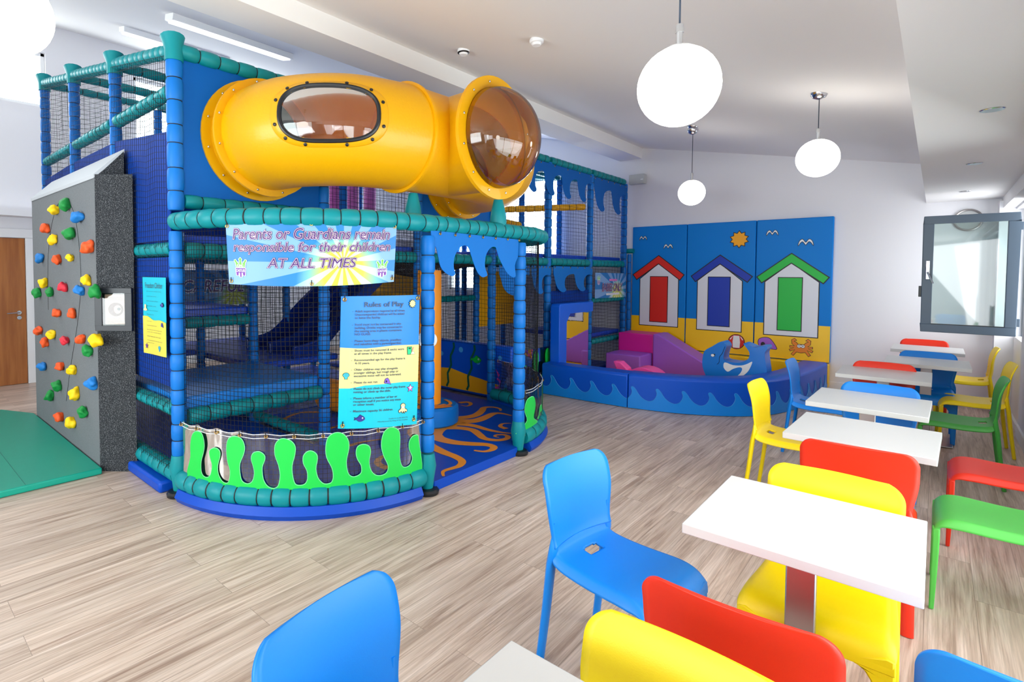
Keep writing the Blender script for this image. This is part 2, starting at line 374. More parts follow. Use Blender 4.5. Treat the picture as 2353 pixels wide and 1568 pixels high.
# ------------------------------------------------------------------ the room
XR, YB, XL, YF = .62, 8.97, -9.35, -4.0
def zc(x): return 2.90-.21*x if x > -3.65 else 3.66+.249*(-3.65-x)
mb = MB().box(XL-.2, XR+.3, YF-.2, YB+.2, -.1, 0); struct(mb.build('floor', M['floor'], smooth=False))
mb = MB()
cx_ = [XR+.3, -3.65, XL-.2]
for a, b in ((cx_[0], cx_[1]), (cx_[1], cx_[2])):
    mb.add([(a, YF-.2, zc(a)), (b, YF-.2, zc(b)), (b, YB+.2, zc(b)), (a, YB+.2, zc(a)), (a, YF-.2, zc(a)+.15), (b, YF-.2, zc(b)+.15), (b, YB+.2, zc(b)+.15), (a, YB+.2, zc(a)+.15)],
           [(0, 1, 2, 3), (7, 6, 5, 4), (0, 4, 5, 1), (3, 2, 6, 7), (0, 3, 7, 4), (1, 5, 6, 2)])
struct(mb.build('ceiling', M['ceil'], smooth=False))
def wall_with_holes(a0, a1, z0, ztop, holes, put):
    "rectangle a0..a1 with holes [(a,b,z0,z1)], put(a,z,k) -> 3-D, k=0 inner 1 outer; ztop may be a function"
    mb = MB(); zt = ztop if callable(ztop) else (lambda a: ztop)
    xs = sorted({a0, a1}|{h[0] for h in holes}|{h[1] for h in holes})
    def slab(x0, x1, lo, hi0, hi1):
        vs = [put(x0, lo, 0), put(x1, lo, 0), put(x1, hi1, 0), put(x0, hi0, 0), put(x0, lo, 1), put(x1, lo, 1), put(x1, hi1, 1), put(x0, hi0, 1)]
        mb.add(vs, [(0, 1, 2, 3), (7, 6, 5, 4), (0, 4, 5, 1), (3, 2, 6, 7), (0, 3, 7, 4), (1, 5, 6, 2)])
    for x0, x1 in zip(xs, xs[1:]):
        hs = sorted([h for h in holes if h[0] <= x0+1e-6 and h[1] >= x1-1e-6], key=lambda h: h[2]); lo = z0
        for h in hs:
            if h[2] > lo+1e-6: slab(x0, x1, lo, h[2], h[2])
            lo = h[3]
        slab(x0, x1, lo, zt(x0), zt(x1))
    return mb
WB = [(-7.95, -7.18, 1.2, 2.3), (-6.95, -5.2, 1.85, 3.4)]
struct(wall_with_holes(XL, XR+.2, 0, lambda a: zc(a)+.05, WB, lambda a, z, k: (a, YB+.2*k, z)).build('wall_back', M['wall'], smooth=False))
WL = [(-2.6, 1.9, 3.9, 4.68), (3.05, 5.4, 3.55, 4.66)]
struct(wall_with_holes(YF, YB, 0, zc(XL)+.05, WL, lambda a, z, k: (XL-.2*k, a, z)).build('wall_left', M['wall'], smooth=False))
WR = [(-3.3, .3, .05, 2.3), (1.0, 5.1, .05, 2.3), (7.72, 8.72, .06, 2.3)]
struct(wall_with_holes(YF, YB, 0, zc(XR)+.05, WR, lambda a, z, k: (XR+.25*k, a, z)).build('wall_right', M['wall'], smooth=False))
WF = [(-6.0, -.5, .3, 3.0)]
struct(wall_with_holes(XL, XR+.2, 0, lambda a: zc(a)+.05, WF, lambda a, z, k: (a, YF-.2*k, z)).build('wall_front', M['wall'], smooth=False))
# window frames and panes
def window(n, a0, a1, z0, z1, put, bars=(), fm='trimw', t=.05, glass=True):
    mb = MB()
    def bar(p0, p1, q0, q1):
        a = put(p0, q0, .3); b = put(p1, q1, .55); mb.box(min(a[0], b[0]), max(a[0], b[0]), min(a[1], b[1]), max(a[1], b[1]), min(a[2], b[2]), max(a[2], b[2]))
    bar(a0, a1, z0, z0+t); bar(a0, a1, z1-t, z1); bar(a0, a0+t, z0, z1); bar(a1-t, a1, z0, z1)
    for b in bars: bar(b-t/2, b+t/2, z0, z1)
    o = struct(mb.build('window_%d' % n, M[fm], bevel=.005))
    if glass:
        g = MB().add([put(a0, z0, .42), put(a1, z0, .42), put(a1, z1, .42), put(a0, z1, .42)], [(0, 1, 2, 3)]).build('pane', M['pane'], o, smooth=False)
    return o
pb = lambda a, z, k: (a, YB+.2*k, z); pl = lambda a, z, k: (XL-.2*k, a, z); pr = lambda a, z, k: (XR+.25*k, a, z); pf = lambda a, z, k: (a, YF-.2*k, z)
window(1, *WL[0], pl, bars=(-1.1, .4)); window(2, *WL[1], pl, bars=(4.2,)); window(3, *WB[0], pb); window(4, *WB[1], pb, bars=(-6.05,))
window(5, *WR[1], pr, bars=(2.4, 3.7), fm='darkframe'); window(6, *WR[0], pr, bars=(-2.1, -.9), fm='darkframe'); window(7, *WR[2], pr, fm='darkframe', glass=False)
window(8, *WF[0], pf, bars=(-4.7, -3.3, -1.9), fm='darkframe')
# low white ledge and panel below the open sash
struct(MB().box(XR-.13, XR, 8.72, YB, 0, 2.4).build('trim_1', M['wall'], smooth=False))
struct(MB().box(XR+.02, XR+.2, 7.72, 8.72, .06, .90).build('trim_2', M['trimw'], bevel=.005))
# skirting
struct(MB().box(XL, XR, YB-.018, YB, 0, .12).build('baseboard_back', M['trimw'], bevel=.003))
struct(MB().box(XR-.018, XR, 5.15, 7.7, 0, .12).build('baseboard_right', M['trimw'], bevel=.003))
struct(MB().box(XL, XL+.018, 1.74, YB, 0, .12).build('baseboard_left', M['trimw'], bevel=.003))
# ceiling beam, window soffit, low bulkhead over the door
struct(MB().box(-4.02, -3.65, YF, YB, 3.49, 4.0).build('trim_3', M['ceil'], smooth=False))
mb = MB().box(-.12, .52, YF, YB, 2.45, 3.1); struct(mb.build('trim_4', M['ceil'], smooth=False))
struct(MB().box(.52, XR, YF, YB, 2.32, 3.1).build('trim_5', M['ceil'], smooth=False))
struct(MB().box(XL, XL+.3, YF, YB, 2.32, 2.42).build('trim_6', M['wall'], smooth=False))
# door on the left wall
d0 = MB(); d0.box(XL+.002, XL+.045, .66, 1.6, .005, 2.03)
door = struct(d0.build('door_1', M['oak'], smooth=False, bevel=.003))
fr = MB().box(XL, XL+.07, 1.605, 1.725, 0, 2.035).box(XL, XL+.07, .53, .655, 0, 2.035).box(XL, XL+.072, .53, 1.725, 2.036, 2.16)
fr.build('door_frame', M['trimw'], door, bevel=.004)
hm = MB().sweep([(XL+.045, 1.52, 1.0), (XL+.05, 1.52, 1.0), (XL+.055, 1.52, 1.0)], .027, 16)
hm.sweep([(XL+.05, 1.52, 1.0), (XL+.1, 1.52, 1.0)], .01, 10).sweep([(XL+.1, 1.525, 1.0), (XL+.1, 1.46, 1.0), (XL+.095, 1.38, .995)], .01, 10)
hm.sweep([(XL+.045, 1.52, .93), (XL+.055, 1.52, .93)], .026, 16)
hm.build('door_handle', M['chrome'], door)

# ------------------------------------------------------------------ the play frame
GX = [-3.87, -5.1, -6.34, -7.55]; GY = [1.52, 2.75, 3.9, 5.15, 6.4, 7.6, 8.82]
def ztop(x): return 3.10+.17*(-3.87-x)
frame = thing('soft_play_structure', 'tall netted soft play frame of blue padded posts and teal padded rails with yellow tube', 'play frame', (-5.7, 5.2, 0))
def padded(mb, path, r=.05, sp=.17, mi=0, ti=1, ns=12, pinch=.86):
    path = [Vector(p) for p in path]; cum = [0]
    for a, b in zip(path, path[1:]): cum.append(cum[-1]+(b-a).length)
    Lt = cum[-1]
    def at(s):
        s = min(max(s, 0), Lt)
        for i in range(len(cum)-1):
            if s <= cum[i+1] or i == len(cum)-2:
                t = (s-cum[i])/max(cum[i+1]-cum[i], 1e-9); return path[i].lerp(path[i+1], t)
    n = max(1, round(Lt/sp)); P = []; Rr = []; Ms = []; s = 0
    ed = [0]+[Lt*(i+random.uniform(-.13, .13))/n for i in range(1, n)]+[Lt]
    for i in range(n):
        a, b = ed[i], ed[i+1]; Lg = b-a; k = random.uniform(.97, 1.04)
        for q, rr in ((0, pinch), (.12, .97), (.5, 1.0), (.88, .97), (1, pinch)):
            P.append(at(a+.003+(Lg-.006)*q)); Rr.append(r*rr*(k if .1 < q < .9 else 1)); Ms.append(mi)
        Ms[-1] = ti
        if i < n-1:
            P.append(at(b-.0028)); Rr.append(r*pinch*1.035); Ms.append(ti); P.append(at(b+.0028)); Rr.append(r*pinch*1.035); Ms.append(ti)
    mb.sweep(P, Rr, ns, mis=Ms)
    return mb
def post(x, y, z0, z1, r=.05, sp=.125, m='blue', name='post'):
    return padded(MB(), [(x, y, z0), (x, y, z1)], r, sp).build(name, [M[m], M['tie']], frame, ang=50)
def rail(path, r=.05, sp=.13, m='teal', name='rail', ns=12):
    return padded(MB(), path, r, sp, ns=ns).build(name, [M[m], M['tie']], frame, ang=50)
for x in GX:
    for j, y in enumerate(GY):
        if x == GX[0] and j == 0:
            post(x, y, .28, 1.86, .052); post(x, y, 2.0, ztop(x)-.05, .056, .14)
        else:
            post(x, y, .02, ztop(x)-.03)
# caps with flared tops along the left face
for x in GX:
    z = ztop(x); mb = MB().sweep([(x, 1.52, z-.08), (x, 1.52, z), (x-.012, 1.52, z+.05), (x-.02, 1.52, z+.09)], [.06, .06, .068, .08], 14)
    mb.build('post_cap', M['teal'], frame)
# left face rails (y = 1.52)
for i in range(3):
    a, b = GX[i], GX[i+1]
    rail([(a-.04, 1.52, ztop(a)), (b+.04, 1.52, ztop(b))], .048, .11)
    for z in (2.83, 1.74, .60): rail([(a-.05, 1.52, z), (b+.05, 1.52, z)], .05, .11)
    rail([(a-.03, 1.52, .14), (b+.05, 1.52, .14)], .062, .12)
# front face rails (x = -3.87)
for j in range(6):
    a, b = GY[j], GY[j+1]
    rail([(-3.87, a+.03, ztop(-3.87)), (-3.87, b-.03, ztop(-3.87))], .052, .14)
    rail([(-3.87, a+.05, 1.73), (-3.87, b-.05, 1.73)], .055, .13)
rail([(-3.87, 1.57, 2.07), (-3.87, 2.7, 2.07)], .05, .14)
rail([(-3.87, 7.65, 1.16), (-3.87, 8.78, 1.16)], .045, .12); rail([(-3.87, 7.65, .52), (-3.87, 8.78, .52)], .045, .12)
rail([(-3.87, 5.2, .14), (-3.87, 6.35, .14)], .055)
# interior rails: every grid line at the top, decks below
for x in GX[1:]:
    for j in range(6):
        rail([(x, GY[j]+.04, ztop(x)), (x, GY[j+1]-.04, ztop(x))], .045, .16, ns=8)
        if (x, j) != (-6.34, 3): rail([(x, GY[j]+.04, 1.73), (x, GY[j+1]-.04, 1.73)], .045, .16, ns=8)
for j in range(1, 7):
    for i in range(3):
        a, b = GX[i], GX[i+1]
        rail([(a-.04, GY[j], ztop(a)), (b+.04, GY[j], ztop(b))], .045, .16, ns=8)
        if j in (1, 2, 4, 6): rail([(a-.04, GY[j], 1.73), (b+.04, GY[j], 1.73)], .045, .16, ns=8)
rail([(-3.87, 1.58, .545), (-3.87, 2.70, .545)], .062, .17, ns=14)
rail([(-3.92, 2.75, .54), (-5.05, 2.75, .54)], .05, .16, ns=8); rail([(-5.1, 1.57, .54), (-5.1, 2.7, .54)], .05, .16, ns=8)
rail([(-5.1, 1.57, 1.10), (-5.1, 2.7, 1.10)], .055, .16)
rail([(-3.95, 2.75, .12), (-5.05, 2.75, .12)], .05, .16, ns=8); rail([(-5.15, 2.75, .12), (-6.3, 2.75, .12)], .05, .16, ns=8)
rail([(-5.1, 5.2, 1.2), (-5.1, 6.35, 1.2)], .045, .16, ns=8)
# yellow climbing bars upstairs at the far end
rail([(-3.93, 7.55, 2.58), (-5.05, 6.45, 2.52)], .05, .13, 'yellow_tube', 'climbing_bar'); rail([(-5.1, 6.45, 2.43), (-5.1, 7.55, 2.38)], .045, .13, 'yellow_tube', 'climbing_bar')
rail([(-5.1, 6.45, 1.95), (-5.1, 7.55, 1.95)], .04, .13, 'yellow_tube', 'climbing_bar')
# padded decks
def deck(x0, x1, y0, y1, z, m='deck', t=.07):
    return MB().box(x0, x1, y0, y1, z-t, z).build('deck', M[m], frame, bevel=.02, bseg=3)
deck(-5.06, -3.90, 1.56, 2.72, .68, 'deckl', .11)
deck(-6.30, -5.13, 1.56, 2.72, 1.23, 'deck', .09)
deck(-7.5, -5.15, 2.79, 3.86, .62, 'deck'); deck(-7.5, -6.38, 1.56, 2.72, .66, 'deck')
deck(-5.06, -3.91, 7.64, 8.78, .64, 'deck')
for i in range(3):
    for j in range(6):
        if (i, j) in ((0, 2), (1, 2), (1, 0), (2, 4), (0, 5), (0, 0)) and (i, j) not in ((0, 5), (0, 0)): continue
        if (i, j) == (0, 2): continue
        deck(GX[i+1]+.04, GX[i]-.04, GY[j]+.04, GY[j+1]-.04, 1.84, 'deck')
# nets
def net(f, ulen, vlen, cell=.045, r=.0017, seg=4, name='netting', jit=.35, m='net'):
    mb = MB(); nu = max(2, int(ulen/cell)); nv = max(2, int(vlen/cell)); off = random.random()*50
    def P(u, v):
        n1 = noise.noise(Vector((u*4+off, v*4, 1))); n2 = noise.noise(Vector((u*4, v*4+off, 5)))
        e = min(1, min(u, 1-u)*6, min(v, 1-v)*6)
        return f(u+n1*e*jit*cell*1.6/ulen, v+n2*e*jit*cell*1.6/vlen)
    def line(pts):
        mb.sweep(pts, r, 3, cap=False)
    for i in range(nu+1):
        u = i/nu; n = seg*max(1, round(vlen)); line([P(u, k/n) for k in range(n+1)])
    for i in range(nv+1):
        v = i/nv; n = seg*max(1, round(ulen))+2; line([P(k/n, v) for k in range(n+1)])
    return mb.build(name, M[m], frame, smooth=False)
def flat(p0, p1, z0, z1, z1b=None, **k):
    z1b = z1 if z1b is None else z1b; p0 = Vector(p0+(0,)); p1 = Vector(p1+(0,))
    return net(lambda u, v: (lambda q: (q.x, q.y, z0+((z1*(1-u)+z1b*u)-z0)*v))(p0.lerp(p1, u)), (p1-p0).length, z1-z0, **k)
for i in range(3):
    a, b = GX[i], GX[i+1]
    flat((a-.05, 1.475), (b+.05, 1.475), .12, 1.7, cell=.04); flat((a-.05, 1.475), (b+.05, 1.475), 1.75, ztop(a)-.04, ztop(b)-.04, cell=.04)
for j in (1,): flat((-3.87, GY[j]+.05), (-3.87, GY[j+1]-.05), 1.8, 3.04)
for j in (4, 5):
    flat((-3.84, GY[j]+.05), (-3.84, GY[j+1]-.05), 1.8, 3.05, cell=.05)
    flat((-3.84, GY[j]+.05), (-3.84, GY[j+1]-.05), .1, 1.68, cell=.05)
flat((-3.84, 5.2), (-3.84, 6.35), 1.8, 3.05, cell=.05); flat((-3.86, 5.2), (-3.86, 6.35), .1, 1.2, cell=.05)
for j in range(6): flat((-7.55, GY[j]+.05), (-7.55, GY[j+1]-.05), .1, ztop(-7.55)-.05, cell=.055, seg=3)
for i in range(3): flat((GX[i]-.05, 8.84), (GX[i+1]+.05, 8.84), .1, ztop(GX[i])-.05, ztop(GX[i+1])-.05, cell=.055, seg=3)
for x, j, z0, z1 in ((-5.1, 1, .1, 1.7), (-5.1, 3, .1, 1.7), (-5.1, 4, 1.8, 3.2), (-5.1, 2, 1.8, 3.2), (-6.34, 1, .7, 1.7), (-5.1, 1, 1.8, 3.2), (-5.1, 4, .1, 1.7), (-6.34, 4, .1, 1.7)):
    flat((x, GY[j]+.05), (x, GY[j+1]-.05), z0, z1, cell=.05, seg=3)
for y, i, z0, z1 in ((2.75, 1, 1.8, 3.2), (5.15, 1, .7, 1.7), (6.4, 1, .1, 1.7), (5.15, 0, .7, 1.7), (7.6, 0, .7, 1.7), (3.9, 2, .1, 1.7)):
    flat((GX[i]-.05, y), (GX[i+1]+.05, y), z0, z1, cell=.05, seg=3)
# sagging net floor behind the bay
for i_ in (0, 1):
    x0_, x1_ = GX[i_]-.05, GX[i_+1]+.05
    net(lambda u, v: (x0_+(x1_-x0_)*u, 3.95+1.15*v, 1.68-.16*math.sin(PI*u)*math.sin(PI*v)), 1.2, 1.15, cell=.035, r=.004, name='net_floor', m='netdeck')
# blue panels and mesh sheets
def sheet(x0, x1, y0, y1, z0, z1, m='sheet', z1b=None, name='panel'):
    mb = MB()
    if x0 == x1: mb.prism([(y0, z0), (y1, z0), (y1, z1 if z1b is None else z1b), (y0, z1)], lambda a, b: (x0-.004, a, b), lambda a, b: (x0+.004, a, b))
    else: mb.prism([(x0, z0), (x1, z0), (x1, z1 if z1b is None else z1b), (x0, z1)], lambda a, b: (a, y0-.003, b), lambda a, b: (a, y0+.003, b))
    return mb.build(name, M[m], frame, smooth=False)
sheet(-3.875, -3.875, 1.56, 2.72, 2.1, ztop(-3.87)-.04, name='blue_panel')
sheet(-3.875, -3.875, 3.94, 5.11, 1.9, ztop(-3.87)-.04, name='blue_panel')
for i in range(3):
    a, b = GX[i]-.04, GX[i+1]+.04
    zt = (2.55, 2.66, 2.66)[i]; zt2 = (2.66, 2.66, 2.62)[i]
    sheet(a, b, 1.5, 1.5, 1.80, zt, 'mesh_sheet', zt2, 'mesh_sheet'); sheet(a, b, 1.5, 1.5, .76, 1.68, 'mesh_sheet', name='mesh_sheet')
sheet(-3.86, -3.86, 6.44, 7.56, 1.08, 1.33, 'mesh_sheet', name='mesh_sheet')
sheet(-5.08, -5.08, 1.58, 2.7, 1.9, 2.6, 'mesh_sheet', name='mesh_sheet')
# amber panels inside
sheet(-5.1, -5.1, 6.44, 7.56, .75, 1.6, 'brownp', name='yellow_panel')
mb = MB(); mb.prism([(-6.3, .6), (-6.3, 1.28), (-5.14, 1.28), (-5.14, .6), (-5.35, .6), (-5.35, 1.1), (-6.1, 1.1), (-6.1, .6)][::-1], lambda a, b: (a, 5.145, b), lambda a, b: (a, 5.155, b)); mb.build('yellow_panel', M['brownp'], frame, smooth=False)
sheet(-7.5, -6.4, 6.4, 6.4, .7, 1.6, 'brownp', name='yellow_panel')
# upright pink rollers upstairs
for q, (x, y) in enumerate(((-5.6, 4.15), (-5.75, 4.55), (-5.9, 4.98), (-5.45, 3.85))):
    MB().lathe([(.001, 1.86), (.085, 1.87), (.09, 1.9), (.09, 2.95), (.085, 2.98), (.001, 3.0)], (x, y, 0), 18).build('roller', M['printpink'], frame)
# twin chute slide, running down behind the low deck
def chute(x, z0, z1, dy=0):
    pts = [(x, 4.85, z1), (x, 4.55, z1-.03), (x, 4.1, z1-.33), (x, 3.6, z1-.72), (x, 3.2, z0+.12), (x, 2.95, z0+.04), (x, 2.8, z0+.03)]
    pts = [(a, b+dy, c) for a, b, c in pts]; pts = catmull(pts, 4); prof = [(-.29, .2), (-.27, .22), (-.25, .2), (-.24, .03), (-.2, 0), (.2, 0), (.24, .03), (.25, .2), (.27, .22), (.29, .2)]
    mb = MB(); n = len(prof); vs = []
    for p in pts: vs += [(p.x+a, p.y, p.z+b) for a, b in prof]
    mb.add(vs, [(i*n+k, i*n+k+1, (i+1)*n+k+1, (i+1)*n+k) for i in range(len(pts)-1) for k in range(n-1)])
    return mb.build('slide_chute', M['slide'], frame, solid=.008)
M['slide'] = mat('slide_navy_plastic', (14, 44, 128), .22)
chute(-5.5, .50, 1.70, .5); chute(-6.05, .50, 1.70, .5)
# orange foam roller lying beside the low deck
MB().sweep([(-4.9, 3.5, .24), (-4.2, 3.55, .24)], .17, 24).build('foam_roller', M['orange'], frame, bevel=.02)

# bay: two quarter-round ends and a straight entrance
BX, BR = -3.87, 1.24
def q1(t, z, r=BR): return (BX+r*math.cos(t), 2.75+r*math.sin(t), z)
def q2(t, z, r=BR): return (BX+r*math.cos(t), 3.9+r*math.sin(t), z)
post(-2.63, 2.75, .30, 1.84, .052); post(-2.63, 3.9, .26, 1.84, .052)
roofp = [q1(-PI/2+i*PI/2/14, 1.925) for i in range(15)]+[(-2.63, 2.75+1.15*i/6, 1.925) for i in range(1, 6)]+[q2(i*PI/2/14, 1.925) for i in range(15)]
rail(roofp, .062, .118, ns=16)
rail([q1(-PI/2+.05+i*(PI/2-.09)/16, .135) for i in range(17)], .068, .118, ns=16)
rail([q2(.05+i*(PI/2-.08)/16, .135) for i in range(17)], .068, .15, ns=16)
for (x, y) in ((-3.87, 1.52), (-2.63, 2.75), (-2.63, 3.9)):
    MB().sweep([(x, y, .03), (x, y, .1), (x, y, .2), (x, y, .29)], [.042, .05, .066, .052], 16).build('ankle_pad', M['teal'], frame)
    MB().lathe([(.001, 0), (.085, .002), (.088, .022), (.075, .036), (.04, .042), (.001, .043)], (x, y, 0), 28).build('foot', M['rubber'], frame)
net(lambda u, v: q1(-PI/2+.04+u*(PI/2-.08), .14+1.74*v, BR-.03), 1.9, 1.74, cell=.031, r=.0019, seg=8)
net(lambda u, v: q2(.04+u*(PI/2-.08), .14+1.74*v, BR-.03), 1.9, 1.74, cell=.036, r=.0018, seg=8)
# blue foam plinths under the rounded rails
def plinth(q, t0, t1):
    mb = MB(); n = 20; vs = []
    for i in range(n+1):
        t = t0+(t1-t0)*i/n; vs += [q(t, 0, BR+.055), q(t, .035, BR+.075), q(t, .085, BR+.05), q(t, .09, BR-.1), q(t, 0, BR-.1)]
    mb.add(vs, [(i*5+k, i*5+(k+1) % 5, (i+1)*5+(k+1) % 5, (i+1)*5+k) for i in range(n) for k in range(5)]+[(0, 1, 2, 3, 4), tuple(n*5+k for k in (4, 3, 2, 1, 0))])
    return mb.build('foam_plinth', M['mat_blue'], frame)
plinth(q1, -PI/2+.08, -.08); plinth(q2, .08, PI/2-.1)
MB().box(-7.5, -3.98, 1.42, 1.6, 0, .085).build('foam_plinth', M['mat_blue'], frame, bevel=.02)
# flange supports standing on the bay roof rail
for (x, y) in ((-2.98, 2.95), (-2.66, 3.62)):
    MB().sweep([(x, y, 1.93), (x, y, 2.0), (x, y, 2.08), (x, y, 2.19)], [.06, .07, .06, .035], 16).build('tube_support', M['teal'], frame)

# wave shaped valances
TOOTH = [(0, -.30), (.05, -.42), (.10, -.62), (.18, -.80), (.30, -.93), (.46, -1.0), (.58, -.97), (.62, -.9), (.56, -.8), (.54, -.62), (.58, -.46), (.68, -.36), (.82, -.31)]
def valance(y0, y1, z, depth, n, x, m='blue', grom=True, d0=.3):
    w = (y1-y0)/n; pts = [(y0, z)]
    for i in range(n): pts += [(y0+w*(i+a), z+b*depth) for a, b in TOOTH]
    pts = [pts[0]]+smooth2([(p[0], p[1]) for p in pts[1:]]+[(y1, z-.34*depth)], 3, False)+[(y1, z)]
    mb = MB(); mb.prism(pts, lambda a, b: (x-.002, a, b), lambda a, b: (x+.002, a, b)); o = mb.build('wave_valance', M[m], frame, smooth=False)
    if grom: eyelets([(x+.004, y0+.03+(y1-y0-.06)*i/5, z-.018) for i in range(6)], (1, 0, 0), o, .009)
    return o
def eyelets(ps, nrm, parent, r=.012, name='eyelet'):
    for p in ps:
        nv = Vector(nrm if not callable(nrm) else nrm(p)).normalized(); a = Vector(p); mb = MB()
        t1 = nv.cross(Vector((0, 0, 1))).normalized(); t2 = nv.cross(t1)
        mb.sweep([a+t1*math.cos(i*PI/6)*r*.75+t2*math.sin(i*PI/6)*r*.75 for i in range(12)], r*.34, 6, closed=True)
        mb.sweep([a+nv*.004+Vector((0, 0, .002)), a+nv*.006+Vector((0, 0, r*2.2))], r*.3, 5, mi=1)
        mb.build(name, [M['brass'], M['tie']], parent)
# entrance valance traced on its own plane
VP = [(155, 215), (165, 400), (215, 460), (240, 560), (270, 690), (320, 760), (380, 800), (420, 808), (448, 780), (430, 700), (435, 600), (470, 510), (520, 455), (570, 440), (610, 470), (640, 560), (680, 680), (720, 770), (770, 820), (810, 815), (835, 790), (805, 700), (810, 590), (840, 510), (880, 465), (930, 460), (950, 510), (980, 600), (1050, 740), (1100, 800), (1150, 825), (1175, 800), (1165, 680), (1200, 580), (1210, 345)]
vp = [atx(960+a/5.227, 480+b/5.227, -2.60) for a, b in VP]
pts = [(vp[0].y, 1.875)]+smooth2([(p.y, p.z) for p in vp[1:-1]], 3, False)+[(vp[-1].y, 1.86)]
mb = MB(); mb.prism(pts, lambda a, b: (-2.602, a, b), lambda a, b: (-2.598, a, b)); vo = mb.build('wave_valance', M['blue'], frame, smooth=False)
eyelets([(-2.592, 2.84+.165*i, 1.855) for i in range(7)], (1, 0, 0), vo, .01)
valance(5.75, 7.54, 3.04, .42, 4, -3.82, 'sheet'); valance(7.62, 8.78, 3.03, .5, 2, -3.82, 'sheet')
valance(5.9, 6.36, 1.67, .37, 1, -3.80); valance(6.44, 7.56, 1.67, .36, 2, -3.80); None
valance(5.2, 5.85, 1.67, .37, 1, -3.80)

# clear skirts with seaweed on the rounded ends
SW = [(5, 890), (0, 850), (30, 720), (30, 600), (50, 500), (95, 472), (140, 500), (160, 600), (150, 680), (130, 760), (130, 850), (150, 900), (190, 918), (225, 890), (240, 800), (220, 720), (215, 660), (260, 632), (305, 655), (312, 710), (290, 800), (295, 880), (330, 950), (375, 975), (405, 950), (415, 850), (390, 760), (380, 640), (395, 550), (450, 520), (520, 545), (550, 620), (540, 690), (505, 780), (505, 870), (525, 950), (580, 980), (630, 955), (650, 880), (640, 810), (620, 740), (635, 685), (690, 668), (740, 700), (745, 745), (720, 820), (730, 930), (770, 1000), (830, 1025), (880, 1000), (900, 900), (885, 800), (850, 700), (850, 610), (880, 560), (930, 543), (1000, 565), (1040, 620), (1035, 700), (1010, 800), (1015, 900), (1040, 980), (1090, 995), (1140, 980), (1165, 930), (1160, 850), (1125, 780), (1125, 710), (1160, 670), (1200, 662), (1245, 690), (1255, 740), (1240, 830), (1260, 920), (1310, 975), (1360, 980), (1400, 960), (1415, 900), (1400, 820), (1350, 720), (1342, 620), (1365, 530), (1430, 487), (1500, 495), (1550, 550), (1560, 630), (1535, 760), (1550, 870), (1590, 910), (1640, 905), (1685, 870), (1685, 800), (1650, 740), (1635, 680), (1650, 620), (1700, 598), (1755, 615), (1770, 670), (1755, 760), (1770, 840), (1810, 890), (1870, 900), (1930, 870), (1945, 800), (1900, 700), (1880, 600), (1900, 490), (1950, 440), (2000, 437), (2045, 470), (2055, 560), (2050, 700), (2070, 800), (2110, 820), (2160, 790), (2180, 720), (2150, 640), (2150, 570), (2180, 520), (2225, 508), (2236, 560)]
RS = BR+.012
def skirt(q, t0, t1, outline, n_eye):
    sk = MB(); n = 40; vs = []
    for i in range(n+1):
        t = t0+(t1-t0)*i/n; w = .006*math.sin(i*1.7)+.004*math.sin(i*3.1)
        for k in range(5): vs.append(q(t, .145+(.40+.012*math.cos(i/n*2*PI*n_eye))*k/4, RS+w*(k/4)))
    sk.add(vs, [(i*5+k, (i+1)*5+k, (i+1)*5+k+1, i*5+k+1) for i in range(n) for k in range(4)])
    so = sk.build('clear_skirt', M['clearpvc'], frame)
    for lab, off, mm, g in (('lgreen', .010, 'lgreen', .0045), ('green', .013, 'green', 0)):
        mb = MB(); pts = smooth2(outline, 3)
        if g: pts = grow(pts, g)
        shape(mb, [(a*BR, b) for a, b in [(p[0]/BR, p[1]) for p in pts]], lambda a, b: q(a/BR, b, RS+off), step=.05)
        mb.build('seaweed' if not g else 'seaweed_edge', M[mm], so)
    hem = MB()
    for z in (.54, .515, .15): hem.sweep([q(t0+(t1-t0)*i/40, z+.004*math.cos(i/40*2*PI*n_eye), RS+.006) for i in range(41)], .0022, 5)
    hem.build('hem', M['white'], so)
    eyelets([q(t0+(t1-t0)*i/n_eye, .53, RS+.014) for i in range(n_eye+1)]+[q(t0+(t1-t0)*i/n_eye, .155, RS+.014) for i in range(n_eye+1)], (math.cos((t0+t1)/2), math.sin((t0+t1)/2), 0), so, .011)
    return so
sw = []
for a, b in SW:
    t, z = onz(430+a/4.202, 880+b/4.202, BX, 2.75, RS+.013); sw.append((t*BR, z))
sw += [(-3.5/180*PI*BR, .16)]+[(t/180*PI*BR, .158) for t in range(-10, -85, -8)]
skirt(q1, R(-85), R(-3), sw, 10)
sw2 = []
for i, (t, h, w) in enumerate(((8, .47, 5), (22, .33, 3.5), (38, .5, 5.5), (55, .36, 4), (74, .48, 5.5))):
    sw2 += [(t-w-4, .21), (t-w*.6, .27), (t-w, h-.1), (t-w*.7, h-.02), (t, h), (t+w*.7, h-.02), (t+w, h-.1), (t+w*.6, .27), (t+w+3, .21)]
sw2 = [(a/180*PI*BR, b) for a, b in sw2]+[(R(86)*BR, .16), (R(3)*BR, .16)]
skirt(q2, R(3), R(86), sw2, 6)
# flat skirt on the front face beyond the bay
mb = MB().add([(-3.80, 5.40, .16), (-3.80, 6.42, .16), (-3.80, 6.42, .59), (-3.80, 5.40, .59)], [(0, 1, 2, 3)]); so = mb.build('clear_skirt', M['clearpvc'], frame, smooth=False)
sw3 = []
for t, h in ((5.52, .5), (5.76, .40), (6.02, .56), (6.30, .57)): sw3 += [(t-.09, .24), (t-.045, .3), (t-.06, h-.1), (t-.04, h-.02), (t, h), (t+.04, h-.02), (t+.06, h-.1), (t+.045, .3), (t+.09, .24)]
mb = MB(); shape(mb, smooth2(sw3+[(6.40, .17), (5.42, .17)], 3), lambda a, b: (-3.792, a, b)); mb.build('seaweed', M['green'], so)

